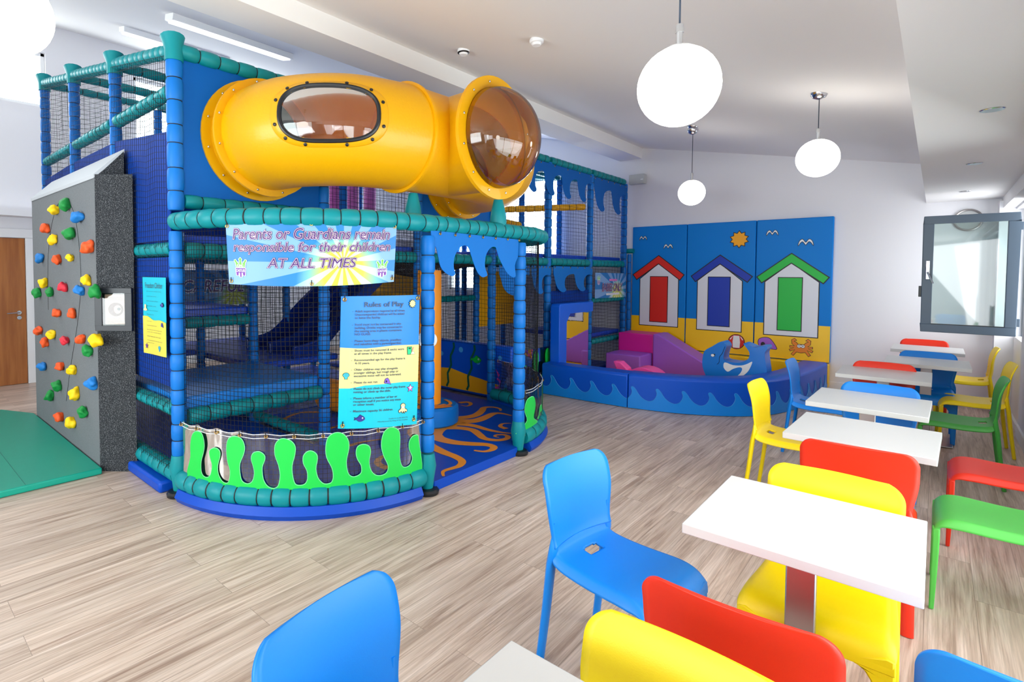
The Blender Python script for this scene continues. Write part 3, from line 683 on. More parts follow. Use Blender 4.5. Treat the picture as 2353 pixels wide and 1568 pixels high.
# ------------------------------------------------------------------ yellow crawl tube
TR, TZ = .385, 2.585
path = catmull([(-3.87, 2.15, TZ), (-3.72, 2.15, TZ), (-3.42, 2.19, TZ), (-3.12, 2.40, TZ), (-2.985, 2.72, TZ), (-2.96, 3.0, TZ), (-2.955, 3.35, TZ), (-2.97, 3.72, TZ), (-3.08, 4.1, TZ), (-3.34, 4.36, TZ), (-3.66, 4.45, TZ), (-3.87, 4.45, TZ)], 10)
N = len(path); NS = 72
tube = thing('crawl_tube', None, None); tube.location = (-3.87, 2.15, 2.13)
del_keys = []
tube.parent = frame; tube.matrix_parent_inverse = Matrix.Translation(-Vector(frame.location)); tube.name = 'crawl_tube'
bpy.data.objects.remove(tube)
cum = [0]
for a, b in zip(path, path[1:]): cum.append(cum[-1]+(b-a).length)
def tframe(i):
    a = path[max(i-1, 0)]; b = path[min(i+1, N-1)]; t = (b-a).normalized(); side = t.cross(Vector((0, 0, 1))).normalized(); return t, side
def tpt(i, ph, r=TR):
    f = int(math.floor(i)); f = min(max(f, 0), N-2); w = i-f
    t0, s0 = tframe(f); t1, s1 = tframe(f+1); s = s0.lerp(s1, w).normalized(); c = path[f].lerp(path[f+1], w)
    return c+(s*math.cos(ph)+Vector((0, 0, 1))*math.sin(ph))*r
# window centre: outside of the first bend
wi = min(range(N), key=lambda k: (path[k]-Vector((-3.16, 2.34, TZ))).length)
WS, WH, WPH = .205, .50, R(5)     # half length along the tube, half angle, centre angle
# use arc length on the outer side
def sarc(i): return cum[i]
def in_win(s, ph, k=1.0):
    a = (s-cum[wi])/(WS*k); b = (ph-WPH)/(WH*k); return (abs(a)**2.7+abs(b)**2.7) < 1
phs = [2*PI*k/NS-PI for k in range(NS)]
SUB = 3; idx = [j/SUB for j in range((N-1)*SUB+1)]
def sat(i): f = min(int(i), N-2); return cum[f]+(cum[f+1]-cum[f])*(i-f)
vs = []; fs = []; pf_ = []
for i in idx: vs += [tpt(i, p) for p in phs]
JX = Vector((1, 0, 0)); JC = Vector((-2.955, 3.3, TZ))
for a in range(len(idx)-1):
    for k in range(NS):
        l = (k+1) % NS; s = sat((idx[a]+idx[a+1])/2); p = phs[k]+PI/NS
        c = (Vector(vs[a*NS+k])+Vector(vs[(a+1)*NS+l]))/2; d = c-JC; d.x = 0
        fc = (a*NS+k, a*NS+l, (a+1)*NS+l, (a+1)*NS+k)
        if in_win(s, p): pf_.append(fc)
        elif d.length < TR*.93 and c.x > JC.x: continue
        else: fs.append(fc)
mb = MB().add(vs, fs); body = mb.build('crawl_tube', M['yellow_tube'], frame, ang=60)
def wpt(a, k=1.0, r=TR):
    ca, sa = math.cos(a), math.sin(a); e = 2/2.7
    s = cum[wi]+WS*k*math.copysign(abs(ca)**e, ca); ph = WPH+WH*k*math.copysign(abs(sa)**e, sa)
    i = next(j for j in range(N-1) if cum[j+1] >= s); w = (s-cum[i])/(cum[i+1]-cum[i]); return tpt(i+w, ph, r)
MB().add(vs, pf_).build('window', two_layer('amber_tinted_window', (232, 200, 160), .07, .04), body, ang=60)
MB().sweep([wpt(2*PI*i/64, 1.0, TR+.004) for i in range(64)], .014, 8, closed=True).build('window_seal', M['rubber'], body)
# raised lip around the window
lip = MB(); lv = []
for i in range(64):
    a = 2*PI*i/64; lv += [wpt(a, 1.02, TR+.006), wpt(a, 1.2, TR+.006), wpt(a, 1.23, TR)]
lip.add(lv, [(i*3+k, ((i+1) % 64)*3+k, ((i+1) % 64)*3+k+1, i*3+k+1) for i in range(64) for k in range(2)]); lip.build('window_lip', M['yellow_tube'], body, ang=60)
def bolt(p, n, m, r=.008, parent=None):
    n = Vector(n).normalized(); MB().sweep([Vector(p), Vector(p)+n*.006, Vector(p)+n*.009], [r, r, r*.5], 8).build('bolt', m, parent)
for i in range(12):
    a = 2*PI*(i+.5)/12; p = wpt(a, 1.13, TR+.005); q = wpt(a, 1.13, TR+.1); bolt(p, q-p, M['rubber'], .012, body)
# flanges
def flange(c, n, r, t=.012, nb=12, rin=TR-.004):
    n = Vector(n).normalized(); u = n.cross(Vector((0, 0, 1))).normalized(); w = n.cross(u); mb = MB(); vs = []; K = 48
    for k in range(K):
        d = u*math.cos(2*PI*k/K)+w*math.sin(2*PI*k/K)
        vs += [c+d*rin-n*t, c+d*r-n*t, c+d*r+n*t, c+d*rin+n*t]
    mb.add(vs, [(k*4+j, k*4+(j+1) % 4, ((k+1) % K)*4+(j+1) % 4, ((k+1) % K)*4+j) for k in range(K) for j in range(4)])
    o = mb.build('flange', M['yellow_tube'], body, ang=40)
    for k in range(nb):
        a = 2*PI*(k+.5)/nb; d = u*math.cos(a)+w*math.sin(a); bolt(c+d*(r+rin)/2+n*t, n, M['chrome'], .009, body)
    return o
flange(Vector((-3.865, 2.15, TZ)), (1, 0, 0), .455); flange(Vector((-3.72, 2.15, TZ)), (1, .02, 0), .435)
flange(Vector((-2.975, 2.80, TZ)), (0.06, 1, 0), TR+.024, .012, 12)
flange(Vector((-3.865, 4.45, TZ)), (1, 0, 0), .455); flange(Vector((-3.70, 4.45, TZ)), (1, 0, 0), .43)
# side arm carrying the dome
mb = MB(); vs = []; K = 72; X1 = -2.46
for k in range(K):
    a = 2*PI*k/K; y = math.cos(a)*TR; z = math.sin(a)*TR
    xs_ = JC.x+math.sqrt(max(TR*TR-z*z, 0))*.96 if False else JC.x+math.sqrt(max(TR*TR-z*z, .0))*.98
    for q_, (xx, rr) in enumerate(((xs_ if xs_ < X1-.12 else X1-.12, .99), (X1-.06, 1.0), (X1-.02, 1.04), (X1, 1.10))):
        vs.append((xx, JC.y+y*rr, TZ+z*rr))
mb.add(vs, [(k*4+j, ((k+1) % K)*4+j, ((k+1) % K)*4+j+1, k*4+j+1) for k in range(K) for j in range(3)]); mb.build('dome_arm', M['yellow_tube'], body, ang=60)
flange(Vector((X1+.01, JC.y, TZ)), (1, 0, 0), .452, .014, 12, .365)
mb = MB(); vs = [(X1+.025+.30, JC.y, TZ)]; rg = 14
for i in range(1, rg+1):
    t = PI/2*i/rg; r_ = .372*math.sin(t); xx = X1+.025+.30*math.cos(t)
    vs += [(xx, JC.y+r_*math.cos(2*PI*k/48), TZ+r_*math.sin(2*PI*k/48)) for k in range(48)]
mb.add(vs, [(0, 1+k, 1+(k+1) % 48) for k in range(48)]+[(1+i*48+k, 1+(i+1)*48+k, 1+(i+1)*48+(k+1) % 48, 1+i*48+(k+1) % 48) for i in range(rg-1) for k in range(48)])
mb.build('dome_window', M['dome'], body, ang=80)

# ------------------------------------------------------------------ mats and pieces inside the bay
om = MB(); n = 24; MZ = .075
outl = [q1(-PI/2+.07+(PI/2-.1)*i/n, 0, BR-.11)[:2] for i in range(n+1)]+[(-2.60, 2.80), (-2.60, 3.84)]+[q2(.05+(PI/2-.12)*i/n, 0, BR-.11)[:2] for i in range(n+1)]+[(-4.0, 5.04), (-5.02, 5.04), (-5.02, 2.84), (-3.95, 2.84), (-3.95, 1.6)]
om.prism(outl, lambda a, b: (a, b, .002), lambda a, b: (a, b, MZ)); om_o = om.build('floor_mat', M['mat_blue'], None, bevel=.022, bseg=3)
tag(om_o, 'blue floor mat with an orange octopus inside the bay of the play frame', 'mat')
def px2(a, b, ox, oy, s): p = atz(ox+a/s, oy+b/s, MZ); return (p.x, p.y)
TENT = [([(150, 760), (190, 790), (290, 840), (400, 890), (510, 930), (600, 975), (640, 1020), (600, 1075), (500, 1110), (400, 1140), (360, 1170), (372, 1225)], .055),
        ([(190, 560), (250, 640), (330, 690), (520, 735), (750, 757), (980, 768), (1090, 800), (1070, 842), (960, 868), (810, 853)], .075),
        ([(420, 525), (620, 530), (790, 560), (880, 620), (960, 680), (1120, 705), (1260, 690), (1300, 655), (1240, 628), (1140, 630), (1110, 650), (1170, 665)], .05),
        ([(380, 455), (650, 475), (820, 500), (1000, 552), (1200, 592), (1345, 607)], .06),
        ([(380, 425), (700, 432), (850, 418), (980, 372), (1090, 322), (1200, 318), (1350, 350)], .08),
        ([(380, 390), (680, 376), (840, 340), (920, 282), (960, 235), (1080, 228), (1180, 250), (1192, 282)], .06),
        ([(1275, 540), (1190, 505), (1225, 468), (1345, 460)], .03),
        ([(600, 165), (720, 155), (765, 185), (710, 214), (620, 200)], .035)]
mb = MB()
for pts, w in TENT:
    P = [px2(a, b, 960, 900, 6.272) for a, b in pts]; P = [(q.x, q.y) for q in catmull([(x, y, 0) for x, y in P], 5)]
    ws = [w*(2.1-1.75*i/(len(P)-1)) for i in range(len(P))]
    ribbon(mb, P, ws, lambda a, b: (a, b, MZ+.002))
shape(mb, smooth2([px2(a, b, 960, 900, 6.272) for a, b in ((-150, 560), (120, 420), (430, 400), (640, 440), (560, 500), (400, 560), (330, 640), (200, 620), (120, 740), (-60, 700))], 3), lambda a, b: (a, b, MZ+.0025))
mb.build('octopus_print', M['octo'], om_o, smooth=False); mb = MB()
for pts, w in (([(1290, 285), (1100, 290), (950, 345), (990, 380), (1120, 392), (1290, 385)], .045), ([(1190, 480), (1300, 470), (1420, 430), (1560, 400)], .05), ([(1560, 610), (1700, 575), (1900, 545)], .05), ([(1940, 830), (1850, 790), (1850, 740), (1930, 700), (2050, 690)], .06)):
    P = [px2(a, b, 430, 880, 4.202) for a, b in pts]; P = [(q.x, q.y) for q in catmull([(x, y, 0) for x, y in P], 5)]
    ribbon(mb, P, [w*(1.2-.8*i/len(P)) for i in range(len(P))], lambda a, b: (a, b, MZ+.0025))
mb.build('tentacle_print', M['octo'], om_o, smooth=False)
for x0, x1, y0, y1 in ((-5.02, -3.98, 1.62, 2.7), (-7.5, -5.16, 1.62, 5.05), (-7.5, -3.95, 5.2, 8.8)):
    pass
o = MB().box(-7.48, -3.97, 1.63, 2.72, .002, .06).build('floor_mat', M['deck'], None, bevel=.015); tag(o, 'dark blue floor mat under the low deck beside the climbing wall', 'mat')
o = MB().box(-7.48, -5.1, 2.78, 5.05, .002, .06).build('floor_mat', M['deck'], None, bevel=.015); tag(o, 'dark blue floor mat under the slide, behind the octopus mat', 'mat')
o = MB().box(-7.48, -3.97, 5.38, 8.78, .002, .06).build('floor_mat', M['deck'], None, bevel=.015); tag(o, 'dark blue floor mat at the far end of the play frame by the back wall', 'mat')

# spinning seat with orange column
SX, SY = -3.705, 3.90
sp = thing('spinner_seat', 'orange padded column on a round blue seat standing on the octopus mat', 'play seat', (SX, SY, MZ))
MB().lathe([(.001, MZ), (.27, MZ+.001), (.295, MZ+.02), (.30, MZ+.1), (.295, MZ+.17), (.27, MZ+.19), (.001, MZ+.192)], (SX, SY, 0), 48).build('seat', M['blue'], sp)
MB().lathe([(.001, MZ+.192), (.118, MZ+.193), (.12, .5), (.12, 1.55), (.115, 1.6), (.001, 1.61)], (SX, SY, 0), 32).build('column', M['orange'], sp)
mb = MB()
for r0, a0, a1 in ((.16, -3.0, .4), (.205, -2.2, 1.4), (.25, -1.9, .2)):
    P = [(SX+r0*(1+.1*math.sin(3*t))*math.cos(t), SY+r0*math.sin(t)) for t in [a0+(a1-a0)*i/24 for i in range(25)]]; ribbon(mb, P, [.035]*25, lambda a, b: (a, b, MZ+.195))
mb.build('seat_print', M['octo'], sp, smooth=False)
def disc(name, c, n, r, m, parent, thick=.004, ry=None):
    n = Vector(n).normalized(); u = n.cross(Vector((0, 0, 1))).normalized(); w = Vector((0, 0, 1)) if abs(n.z) < .1 else n.cross(u); c = Vector(c); mb = MB(); K = 24; ry = ry or r
    a = [c+u*math.cos(2*PI*k/K)*r+w*math.sin(2*PI*k/K)*ry for k in range(K)]
    mb.add(a+[p+n*thick for p in a], [tuple(reversed(range(K))), tuple(range(K, 2*K))]+[(k, (k+1) % K, (k+1) % K+K, k+K) for k in range(K)]); return mb.build(name, m, parent)
disc('eye', (SX+.092, SY-.062, .92), (.83, -.56, 0), .048, M['white'], sp, .03, .065); disc('eye', (SX+.02, SY-.112, .92), (.18, -1, 0), .048, M['white'], sp, .02, .065)

# padded under-sea wall at the back of the bay
pw = thing('padded_wall', 'padded under-sea wall block with green fish and seaweed at back of bay', 'padded block', (-4.2, 5.28, .06))
MB().box(-4.86, -3.62, 5.21, 5.36, .062, .70).build('block', M['pad_dark'], pw, bevel=.02, bseg=3)
fW = lambda off: (lambda a, b: (a-.06, 5.21-off, b))
mb = MB(); mb2 = smooth2([(-4.72, .33), (-4.5, .345), (-4.25, .30), (-4.0, .27), (-3.8, .24), (-3.6, .23), (-3.6, .09), (-4.72, .09)], 1); shape(mb, mb2, fW(.003)); mb.build('sand_print', M['brownp'], pw, smooth=False)
mb = MB()
for x in (-4.46, -4.12):
    P = [(x+.12*k/10-.16+.018*math.sin(k*1.6)+.05, .10+.058*k) for k in range(11)]; ribbon(mb, [(a, b) for a, b in P], [.032]*11, fW(.005))
M['dgreen'] = mat('print_dark_green', (0, 84, 62), .5); mb.build('seaweed_print', M['dgreen'], pw, smooth=False)
mb = MB()
for x, z, r in ((-4.33, .60, .035), (-4.66, .52, .03), (-3.72, .56, .03), (-4.05, .47, .03)): shape(mb, circle(x, z, r), fW(.005))
mb.build('bubble_print', M['pad_line'], pw, smooth=False)
def fish(cx, cz, s, f, parent, body, line, flip=1, name='fish_print'):
    pts = [(-.5, .1), (-.42, .02), (-.5, -.1), (-.3, -.06), (-.1, -.2), (.15, -.22), (.4, -.12), (.5, 0), (.4, .14), (.2, .24), (.05, .32), (-.05, .2), (-.3, .05)]
    P = [(cx+a*s*flip, cz+b*s) for a, b in smooth2(pts, 3)]
    mb = MB(); shape(mb, grow(P, s*.03), f(.006), 1); shape(mb, P, f(.008), 0); shape(mb, circle(cx+.28*s*flip, cz+.06*s, s*.07), f(.010), 2); shape(mb, circle(cx+.30*s*flip, cz+.06*s, s*.03), f(.012), 1)
    return mb.build(name, [body, line, M['white']], parent, smooth=False)
fish(-4.09, .50, .17, fW, pw, M['greenp'], M['dgreen'])
mb = MB(); P = [(-3.78+.07*math.cos(t), .25+.06*math.sin(t)) for t in [PI*.9+1.9*PI*i/20*.8 for i in range(21)]]; ribbon(mb, P, [.045-.001*i for i in range(21)], fW(.006)); shape(mb, [(-3.74, .32), (-3.78, .42), (-3.72, .36)], fW(.006)); mb.build('shrimp_print', M['pink'], pw, smooth=False)

# ------------------------------------------------------------------ banners and signs
def burst_material(name, cx, cy, asp):
    m = bpy.data.materials.new(name); m.use_nodes = True; nt = m.node_tree; L = nt.links.new; b = nt.nodes['Principled BSDF']; b.inputs['Roughness'].default_value = .45
    uv = nt.nodes.new('ShaderNodeUVMap'); uv.uv_map = 'UVMap'; sep = nt.nodes.new('ShaderNodeSeparateXYZ'); L(uv.outputs[0], sep.inputs[0])
    def mth(op, a, c=None, v=None):
        n = nt.nodes.new('ShaderNodeMath'); n.operation = op
        for i, q in enumerate((a, c)):
            if q is None: continue
            if isinstance(q, (int, float)): n.inputs[i].default_value = q
            else: L(q, n.inputs[i])
        return n.outputs[0]
    dx = mth('MULTIPLY', mth('SUBTRACT', sep.outputs[0], cx), asp); dy = mth('SUBTRACT', sep.outputs[1], cy)
    ang = mth('ARCTAN2', dy, dx); k = mth('SINE', mth('MULTIPLY', ang, 14)); st = mth('GREATER_THAN', k, 0)
    dist = mth('SQRT', mth('ADD', mth('MULTIPLY', dx, dx), mth('MULTIPLY', dy, dy)))
    d1 = mth('ADD', dist, mth('MULTIPLY', dy, .45))
    def ramp(inp, cols):
        r = nt.nodes.new('ShaderNodeValToRGB'); e = r.color_ramp.elements; e[0].position = cols[0][0]; e[0].color = lin(cols[0][1]); e[1].position = cols[-1][0]; e[1].color = lin(cols[-1][1])
        for p, c in cols[1:-1]: q = e.new(p); q.color = lin(c)
        L(inp, r.inputs[0]); return r.outputs[0]
    dn_ = mth('MULTIPLY', d1, 1/(asp*.42))
    c1 = ramp(dn_, ((0, (206, 212, 30)), (.25, (190, 205, 60)), (.42, (110, 180, 175)), (.58, (0, 118, 184)), (1, (0, 112, 184))))
    c2 = ramp(dn_, ((0, (226, 228, 150)), (.25, (206, 218, 180)), (.42, (176, 205, 215)), (.58, (118, 164, 212)), (1, (112, 158, 210))))
    mx = nt.nodes.new('ShaderNodeMix'); mx.data_type = 'RGBA'; L(st, mx.inputs[0]); L(c1, mx.inputs[6]); L(c2, mx.inputs[7]); L(mx.outputs[2], b.inputs['Base Color']); return m
def panelgrid(f, nu, nv, solid=.002):
    mb = MB(); mb.uv = []
    for i in range(nu+1):
        for j in range(nv+1): mb.v.append(tuple(f(i/nu, j/nv, 0))); mb.uv.append((i/nu, j/nv))
    mb.f = [(i*(nv+1)+j, (i+1)*(nv+1)+j, (i+1)*(nv+1)+j+1, i*(nv+1)+j+1) for i in range(nu) for j in range(nv)]; mb.m = [0]*len(mb.f)
    return mb
def layered(name, s, box, f, parent, cols, shear=.2, offs=(.055, .03, -.002), warp=None, spacing=1.0, dz=.0015, ofs0=.002):
    ref = None; vs, fs = text2d(s, shear, 0, spacing); ref = (min(p[0] for p in vs), max(p[0] for p in vs), min(p[1] for p in vs), max(p[1] for p in vs))
    mb = MB()
    for i, (of, c) in enumerate(zip(offs, cols)):
        lay_text(mb, s, *box, lambda a, b, i=i: f(a, b, ofs0+dz*i), i, ref, shear, of, spacing, warp)
    return mb.build(name, list(cols), parent, smooth=False)
def crown_logo(cx, cy, w, h, f, parent):
    "green crown over a purple castle with the lettering KING / CASTLES"
    P = lambda pts: [(cx+a*w, cy+b*h) for a, b in pts]
    crown = [(-.34, .02), (-.42, .26), (-.5, .30), (-.50, .38), (-.42, .40), (-.36, .34), (-.22, .22), (-.10, .18), (-.06, .34), (-.12, .42), (0, .5), (.12, .42), (.06, .34), (.10, .18), (.22, .22), (.36, .34), (.42, .40), (.50, .38), (.50, .30), (.42, .26), (.34, .02)]
    castle = [(-.42, -.02), (.42, -.02), (.36, -.38), (.2, -.38), (.17, -.24), (.08, -.24), (.06, -.46), (-.06, -.46), (-.08, -.24), (-.17, -.24), (-.2, -.38), (-.36, -.38)]
    mb = MB(); shape(mb, grow(P(crown), w*.05), lambda a, b: f(a, b, .003), 0); shape(mb, grow(P(castle), w*.05), lambda a, b: f(a, b, .0032), 0)
    shape(mb, P(crown), lambda a, b: f(a, b, .004), 1); shape(mb, P(castle), lambda a, b: f(a, b, .0042), 2)
    lay_text(mb, 'KING', cx-.27*w, cx+.27*w, cy+.03*h, cy+.17*h, lambda a, b: f(a, b, .006), 0, offset=.02); lay_text(mb, 'CASTLES', cx-.38*w, cx+.38*w, cy-.2*h, cy-.07*h, lambda a, b: f(a, b, .006), 0, offset=.02)
    return mb.build('crown_logo', [M['white'], mat('logo_green', (98, 190, 60), .5), mat('logo_purple', (110, 40, 150), .5)], parent, smooth=False)
tcol = (mat('lettering_dark_edge', (18, 10, 24), .5), mat('lettering_pale_edge', (222, 190, 214), .5), mat('lettering_purple', (66, 34, 104), .5))

# "Parents or Guardians" banner, hung round the curve under the roof rail
T0, T1 = R(-64.2), R(-13.4)
def fb(u, v, off=0):
    t = T0+(T1-T0)*u; e = 1-(2*u-1)**2
    z0 = 1.502-.02*e+.015*u; z1 = 1.888+.012*u
    return Vector(q1(t+(1-v)*.018*(1-2*u), z0+(z1-z0)*v, BR+.03+off+.004*math.sin(u*9)*(1-v)))
bn = panelgrid(fb, 40, 6).build('banner', burst_material('sunburst_print', .68, .38, 2.75), None)
tag(bn, 'wide sunburst banner reading Parents or Guardians remain responsible, hung under the teal roof rail', 'banner')
layered('lettering', 'Parents or Guardians remain', (.045, .955, .735, .905), fb, bn, tcol)
layered('lettering', 'responsible for their children', (.045, .962, .495, .685), fb, bn, tcol)
layered('lettering', 'AT ALL TIMES', (.25, .755, .285, .435), fb, bn, tcol)
crown_logo(.085, .275, .075, .33, fb, bn); crown_logo(.915, .245, .07, .31, fb, bn)
eyelets([fb(u, v, .006) for u, v in ((.012, .95), (.5, .965), (.985, .95), (.02, .05), (.5, .035), (.985, .06))], (.78, -.62, 0), bn, .011)

# "Rules of Play" banner
U0, U1 = R(-30.6), R(-5.0)
def fr_(u, v, off=0):
    t = U0+(U1-U0)*u; z0 = .575-.045*u; z1 = 1.425
    return Vector(q1(t+(1-v)*(-.018), z0+(z1-z0)*v, BR+.032+off+.004*math.sin(u*6+v*3)))
rb = panelgrid(fr_, 16, 14).build('banner', mat('banner_bright_blue', (6, 122, 214), .4), None)
tag(rb, 'tall Rules of Play banner in blue, cream and turquoise bands on the curved netting', 'banner')
mb = MB(); shape(mb, smooth2([(0, .615), (.3, .605), (.65, .62), (.95, .618), (1, .618)], 3, False)+[(1, .33), (.8, .337), (.55, .33), (.3, .325), (.12, .305), (0, .305)], lambda a, b: fr_(a, b, .003), step=.1); mb.build('sand_band', mat('banner_cream', (226, 214, 138), .45), rb, smooth=False)
mb = MB(); shape(mb, [(1, .33), (.8, .337), (.55, .33), (.3, .325), (.12, .305), (0, .305), (0, 0), (1, 0)], lambda a, b: fr_(a, b, .0035), step=.1); mb.build('sea_band', mat('banner_turquoise', (0, 184, 206), .4), rb, smooth=False)
tm = MB()
lay_text(tm, 'Rules of Play', .27, .76, .905, .955, lambda a, b: fr_(a, b, .0065), offset=.012)
RULES = [(.878, '-  Adult supervision required at all times.'), (.853, '   Unaccompanied children will be asked'), (.829, '   to leave the facility.'), (.778, '-  Food must not be consumed in this'), (.753, '   building. Drinks may be consumed in'), (.729, '   the seating area in plastic containers.'), (.705, '   NO GLASS.'), (.655, '-  Please leave sharp objects, jewellery'), (.631, '   and valuables with a parent/guardian.'),
         (.583, '-  Shoes must be removed & socks worn'), (.559, '   at all times in the play frame.'), (.511, '-  Recommended age for the play frame is'), (.487, '    4-10 years.'), (.439, '-  Older children may play alongside'), (.415, '   younger siblings, but rough play or'), (.391, '   excessive noise will not be tolerated.'), (.342, '-  Please do not run'),
         (.294, '-  Please do not climb the outer play frame'), (.270, '   netting or climb up the slide.'), (.222, '-  Please inform a member of bar or'), (.198, '   reception staff if you notice any mess'), (.174, '   or other issues.'), (.125, '-  Maximum capacity 36 children.')]
rv, _ = text2d('-  Recommended age for the play frame is', 0, .01); RB = (min(p[0] for p in rv), max(p[0] for p in rv), min(p[1] for p in rv), max(p[1] for p in rv))
tm.build('heading', M['greytext'], rb, smooth=False); tm = MB()
for v, s in RULES:
    lay_text(tm, s, .13, .80, v-.0055, v+.0165, lambda a, b: fr_(a, b, .0065), ref=RB, offset=.016)
    if s.endswith('.') or s.endswith('run') : tm.build('rule_text', M['greytext'], rb, smooth=False); tm = MB()
lay_text(tm, 'Conforms to BS EN1176', .60, .86, .058, .068, lambda a, b: fr_(a, b, .0065)); lay_text(tm, 'Manufactured by King of the Castles', .46, .86, .038, .050, lambda a, b: fr_(a, b, .0065))
tm.build('lettering', M['greytext'], rb, smooth=False)
def icon(parts, f, parent, name, mats):
    mb = MB()
    for i, (pts, k) in enumerate(parts): shape(mb, pts, lambda a, b, i=i: f(a, b, .006+.0006*i), k)
    return mb.build(name, mats, parent, smooth=False)
AS = .64    # banner width / height
def A(pts, cx, cy, s): return [(cx+a*s, cy+b*s*AS) for a, b in pts]
icon([(A(star(0, 0, .058, .042, 10), .885, .935, 1), 0), (A(star(0, 0, .048, .033, 10), .885, .935, 1), 1)], fr_, rb, 'sun_print', [M['black'], mat('icon_pale_yellow', (240, 250, 150), .5)])
bk = [(-.5, .5), (.2, .5), (.14, -.5), (-.42, -.5)]; sand = [(.05, -.5), (.75, -.5), (.6, -.2), (.4, -.1), (.2, -.22)]; spd = [(.2, -.1), (.32, -.15), (.55, .3), (.62, .5), (.5, .5), (.42, .35)]
icon([(A(grow(bk, .06), .87, .575, .085), 0), (A(bk, .87, .575, .085), 1), (A(grow(sand, .04), .87, .575, .085), 0), (A(sand, .87, .575, .085), 2), (A(spd, .87, .575, .085), 3), (A(circle(-.14, .33, .2, 12, .1), .87, .575, .085), 0)], fr_, rb, 'bucket_print', [M['black'], mat('icon_green', (20, 196, 130), .5), mat('icon_cream', (250, 248, 190), .5), mat('icon_pink', (236, 140, 140), .5)])
fan = [(-.2, -.5), (.2, -.5), (.16, -.3)]+[(.5*math.cos(t), .1+.42*math.sin(t)) for t in [PI*i/10 for i in range(11)]]+[(-.16, -.3)]
icon([(A(grow(fan, .07), .075, .40, .07), 0), (A(fan, .075, .40, .07), 1)]+[(A([(0, -.3), (.5*math.cos(t)-.02, .1+.4*math.sin(t)), (.5*math.cos(t)+.02, .1+.4*math.sin(t))], .075, .40, .07), 0) for t in (.5, 1, 1.57, 2.1, 2.6)], fr_, rb, 'shell_print', [M['black'], mat('icon_aqua', (60, 190, 214), .5)])
cone = [(-.5, -.2), (-.35, .3), (0, .42), (.2, .2), (.5, -.5), (.1, -.35), (-.4, -.3)]
icon([(A(grow(cone, .06), .575, .352, .08), 0), (A(cone, .575, .352, .08), 1), (A(circle(-.2, -.05, .14, 12, .16), .575, .352, .08), 0)], fr_, rb, 'whelk_print', [M['black'], mat('icon_violet', (120, 84, 210), .5)])
icon([(A(star(0, 0, .055, .024, 5), .885, .285, 1), 0), (A(star(0, 0, .045, .018, 5), .885, .285, 1), 1), (A(circle(0, .01, .016, 12), .885, .285, 1), 2)], fr_, rb, 'starfish_print', [M['black'], mat('icon_orchid', (226, 100, 200), .5), M['white']])
oc = smooth2([(-.2, .1), (-.26, .35), (0, .52), (.26, .35), (.2, .1), (.3, -.1), (.5, -.2), (.45, -.4), (.25, -.3), (.2, -.5), (.05, -.3), (-.05, -.5), (-.2, -.3), (-.4, -.45), (-.5, -.25), (-.3, -.1)], 3)
icon([(A(grow(oc, .06), .79, .135, .11), 0), (A(oc, .79, .135, .11), 1), (A(circle(-.08, .12, .09, 10), .79, .135, .11), 2), (A(circle(.08, .12, .09, 10), .79, .135, .11), 2)], fr_, rb, 'octopus_print', [M['black'], M['cream'], M['white']])
fish(.24, .075, .12, lambda off: (lambda a, b: fr_(a, .075+(b-.075)*.75, off)), rb, M['navy'], M['black'])
eyelets([fr_(u, v, .006) for u, v in ((.04, .975), (.965, .975), (.05, .022), (.95, .04))], (.97, -.3, 0), rb, .013)

# "Freedom Climber" poster on the mesh sheet of the left face
def ff(u, v, off=0): return Vector((-4.335+.455*u+.01*(1-v)*(1-u), 1.452-off+.004*math.sin(u*5), .972+.012*u*(1-v)-(0)*v+(.565)*v))
fp = panelgrid(ff, 8, 8).build('poster', mat('poster_turquoise', (0, 176, 200), .45), None); tag(fp, 'narrow turquoise and yellow Freedom Climber poster on blue mesh beside the climbing wall', 'poster')
mb = MB(); shape(mb, smooth2([(0, .49), (.2, .49), (.45, .445), (.75, .455), (1, .43)], 3, False)+[(1, 0), (0, 0)], lambda a, b: ff(a, b, .003), step=.2); mb.build('sand_band', mat('poster_yellow', (216, 200, 76), .45), fp, smooth=False)
tm = MB(); lay_text(tm, 'Freedom Climber', .12, .88, .86, .93, lambda a, b: ff(a, b, .005))
for v, s, w in ((.81, 'Adult supervision required at all times', .66), (.745, 'Suitable for ages 5 and over', .44), (.685, 'Please remove shoes at all times', .5), (.62, 'One climber at a time', .42), (.56, 'Do not climb on top of climbing wall', .5), (.51, 'Please do not run', .3),
                (.42, 'In case of emergency', .2), (.365, 'Always keep three points of contact', .44), (.31, 'Begin climbing at the centre, keep going round', .66), (.28, 'until you reach a comfortable resting place', .64), (.225, 'Never climb down when tired', .6), (.17, 'It is important that users climb on the', .68), (.14, 'climbing surface only', .3)):
    lay_text(tm, s, .17, .17+w, v, v+.013, lambda a, b: ff(a, b, .005))
tm.build('lettering', M['greytext'], fp, smooth=False)
fish(.86, .65, .13, lambda off: (lambda a, b: ff(a, .65+(b-.65)*.8, off)), fp, M['navy'], M['black'])
icon([(A(scaled(oc, 1), .12, .6, .14), 0)], lambda a, b, o: ff(a, b, o), fp, 'octopus_print', [M['cream']])
icon([(A(cone, .86, .40, .11), 0)], ff, fp, 'whelk_print', [M['navy']]); icon([(A(star(0, 0, .07, .03, 5), .15, .1, 1), 0)], ff, fp, 'starfish_print', [M['printpurple']]); icon([(A(fan, .72, .09, .11), 0)], ff, fp, 'shell_print', [M['printteal']])

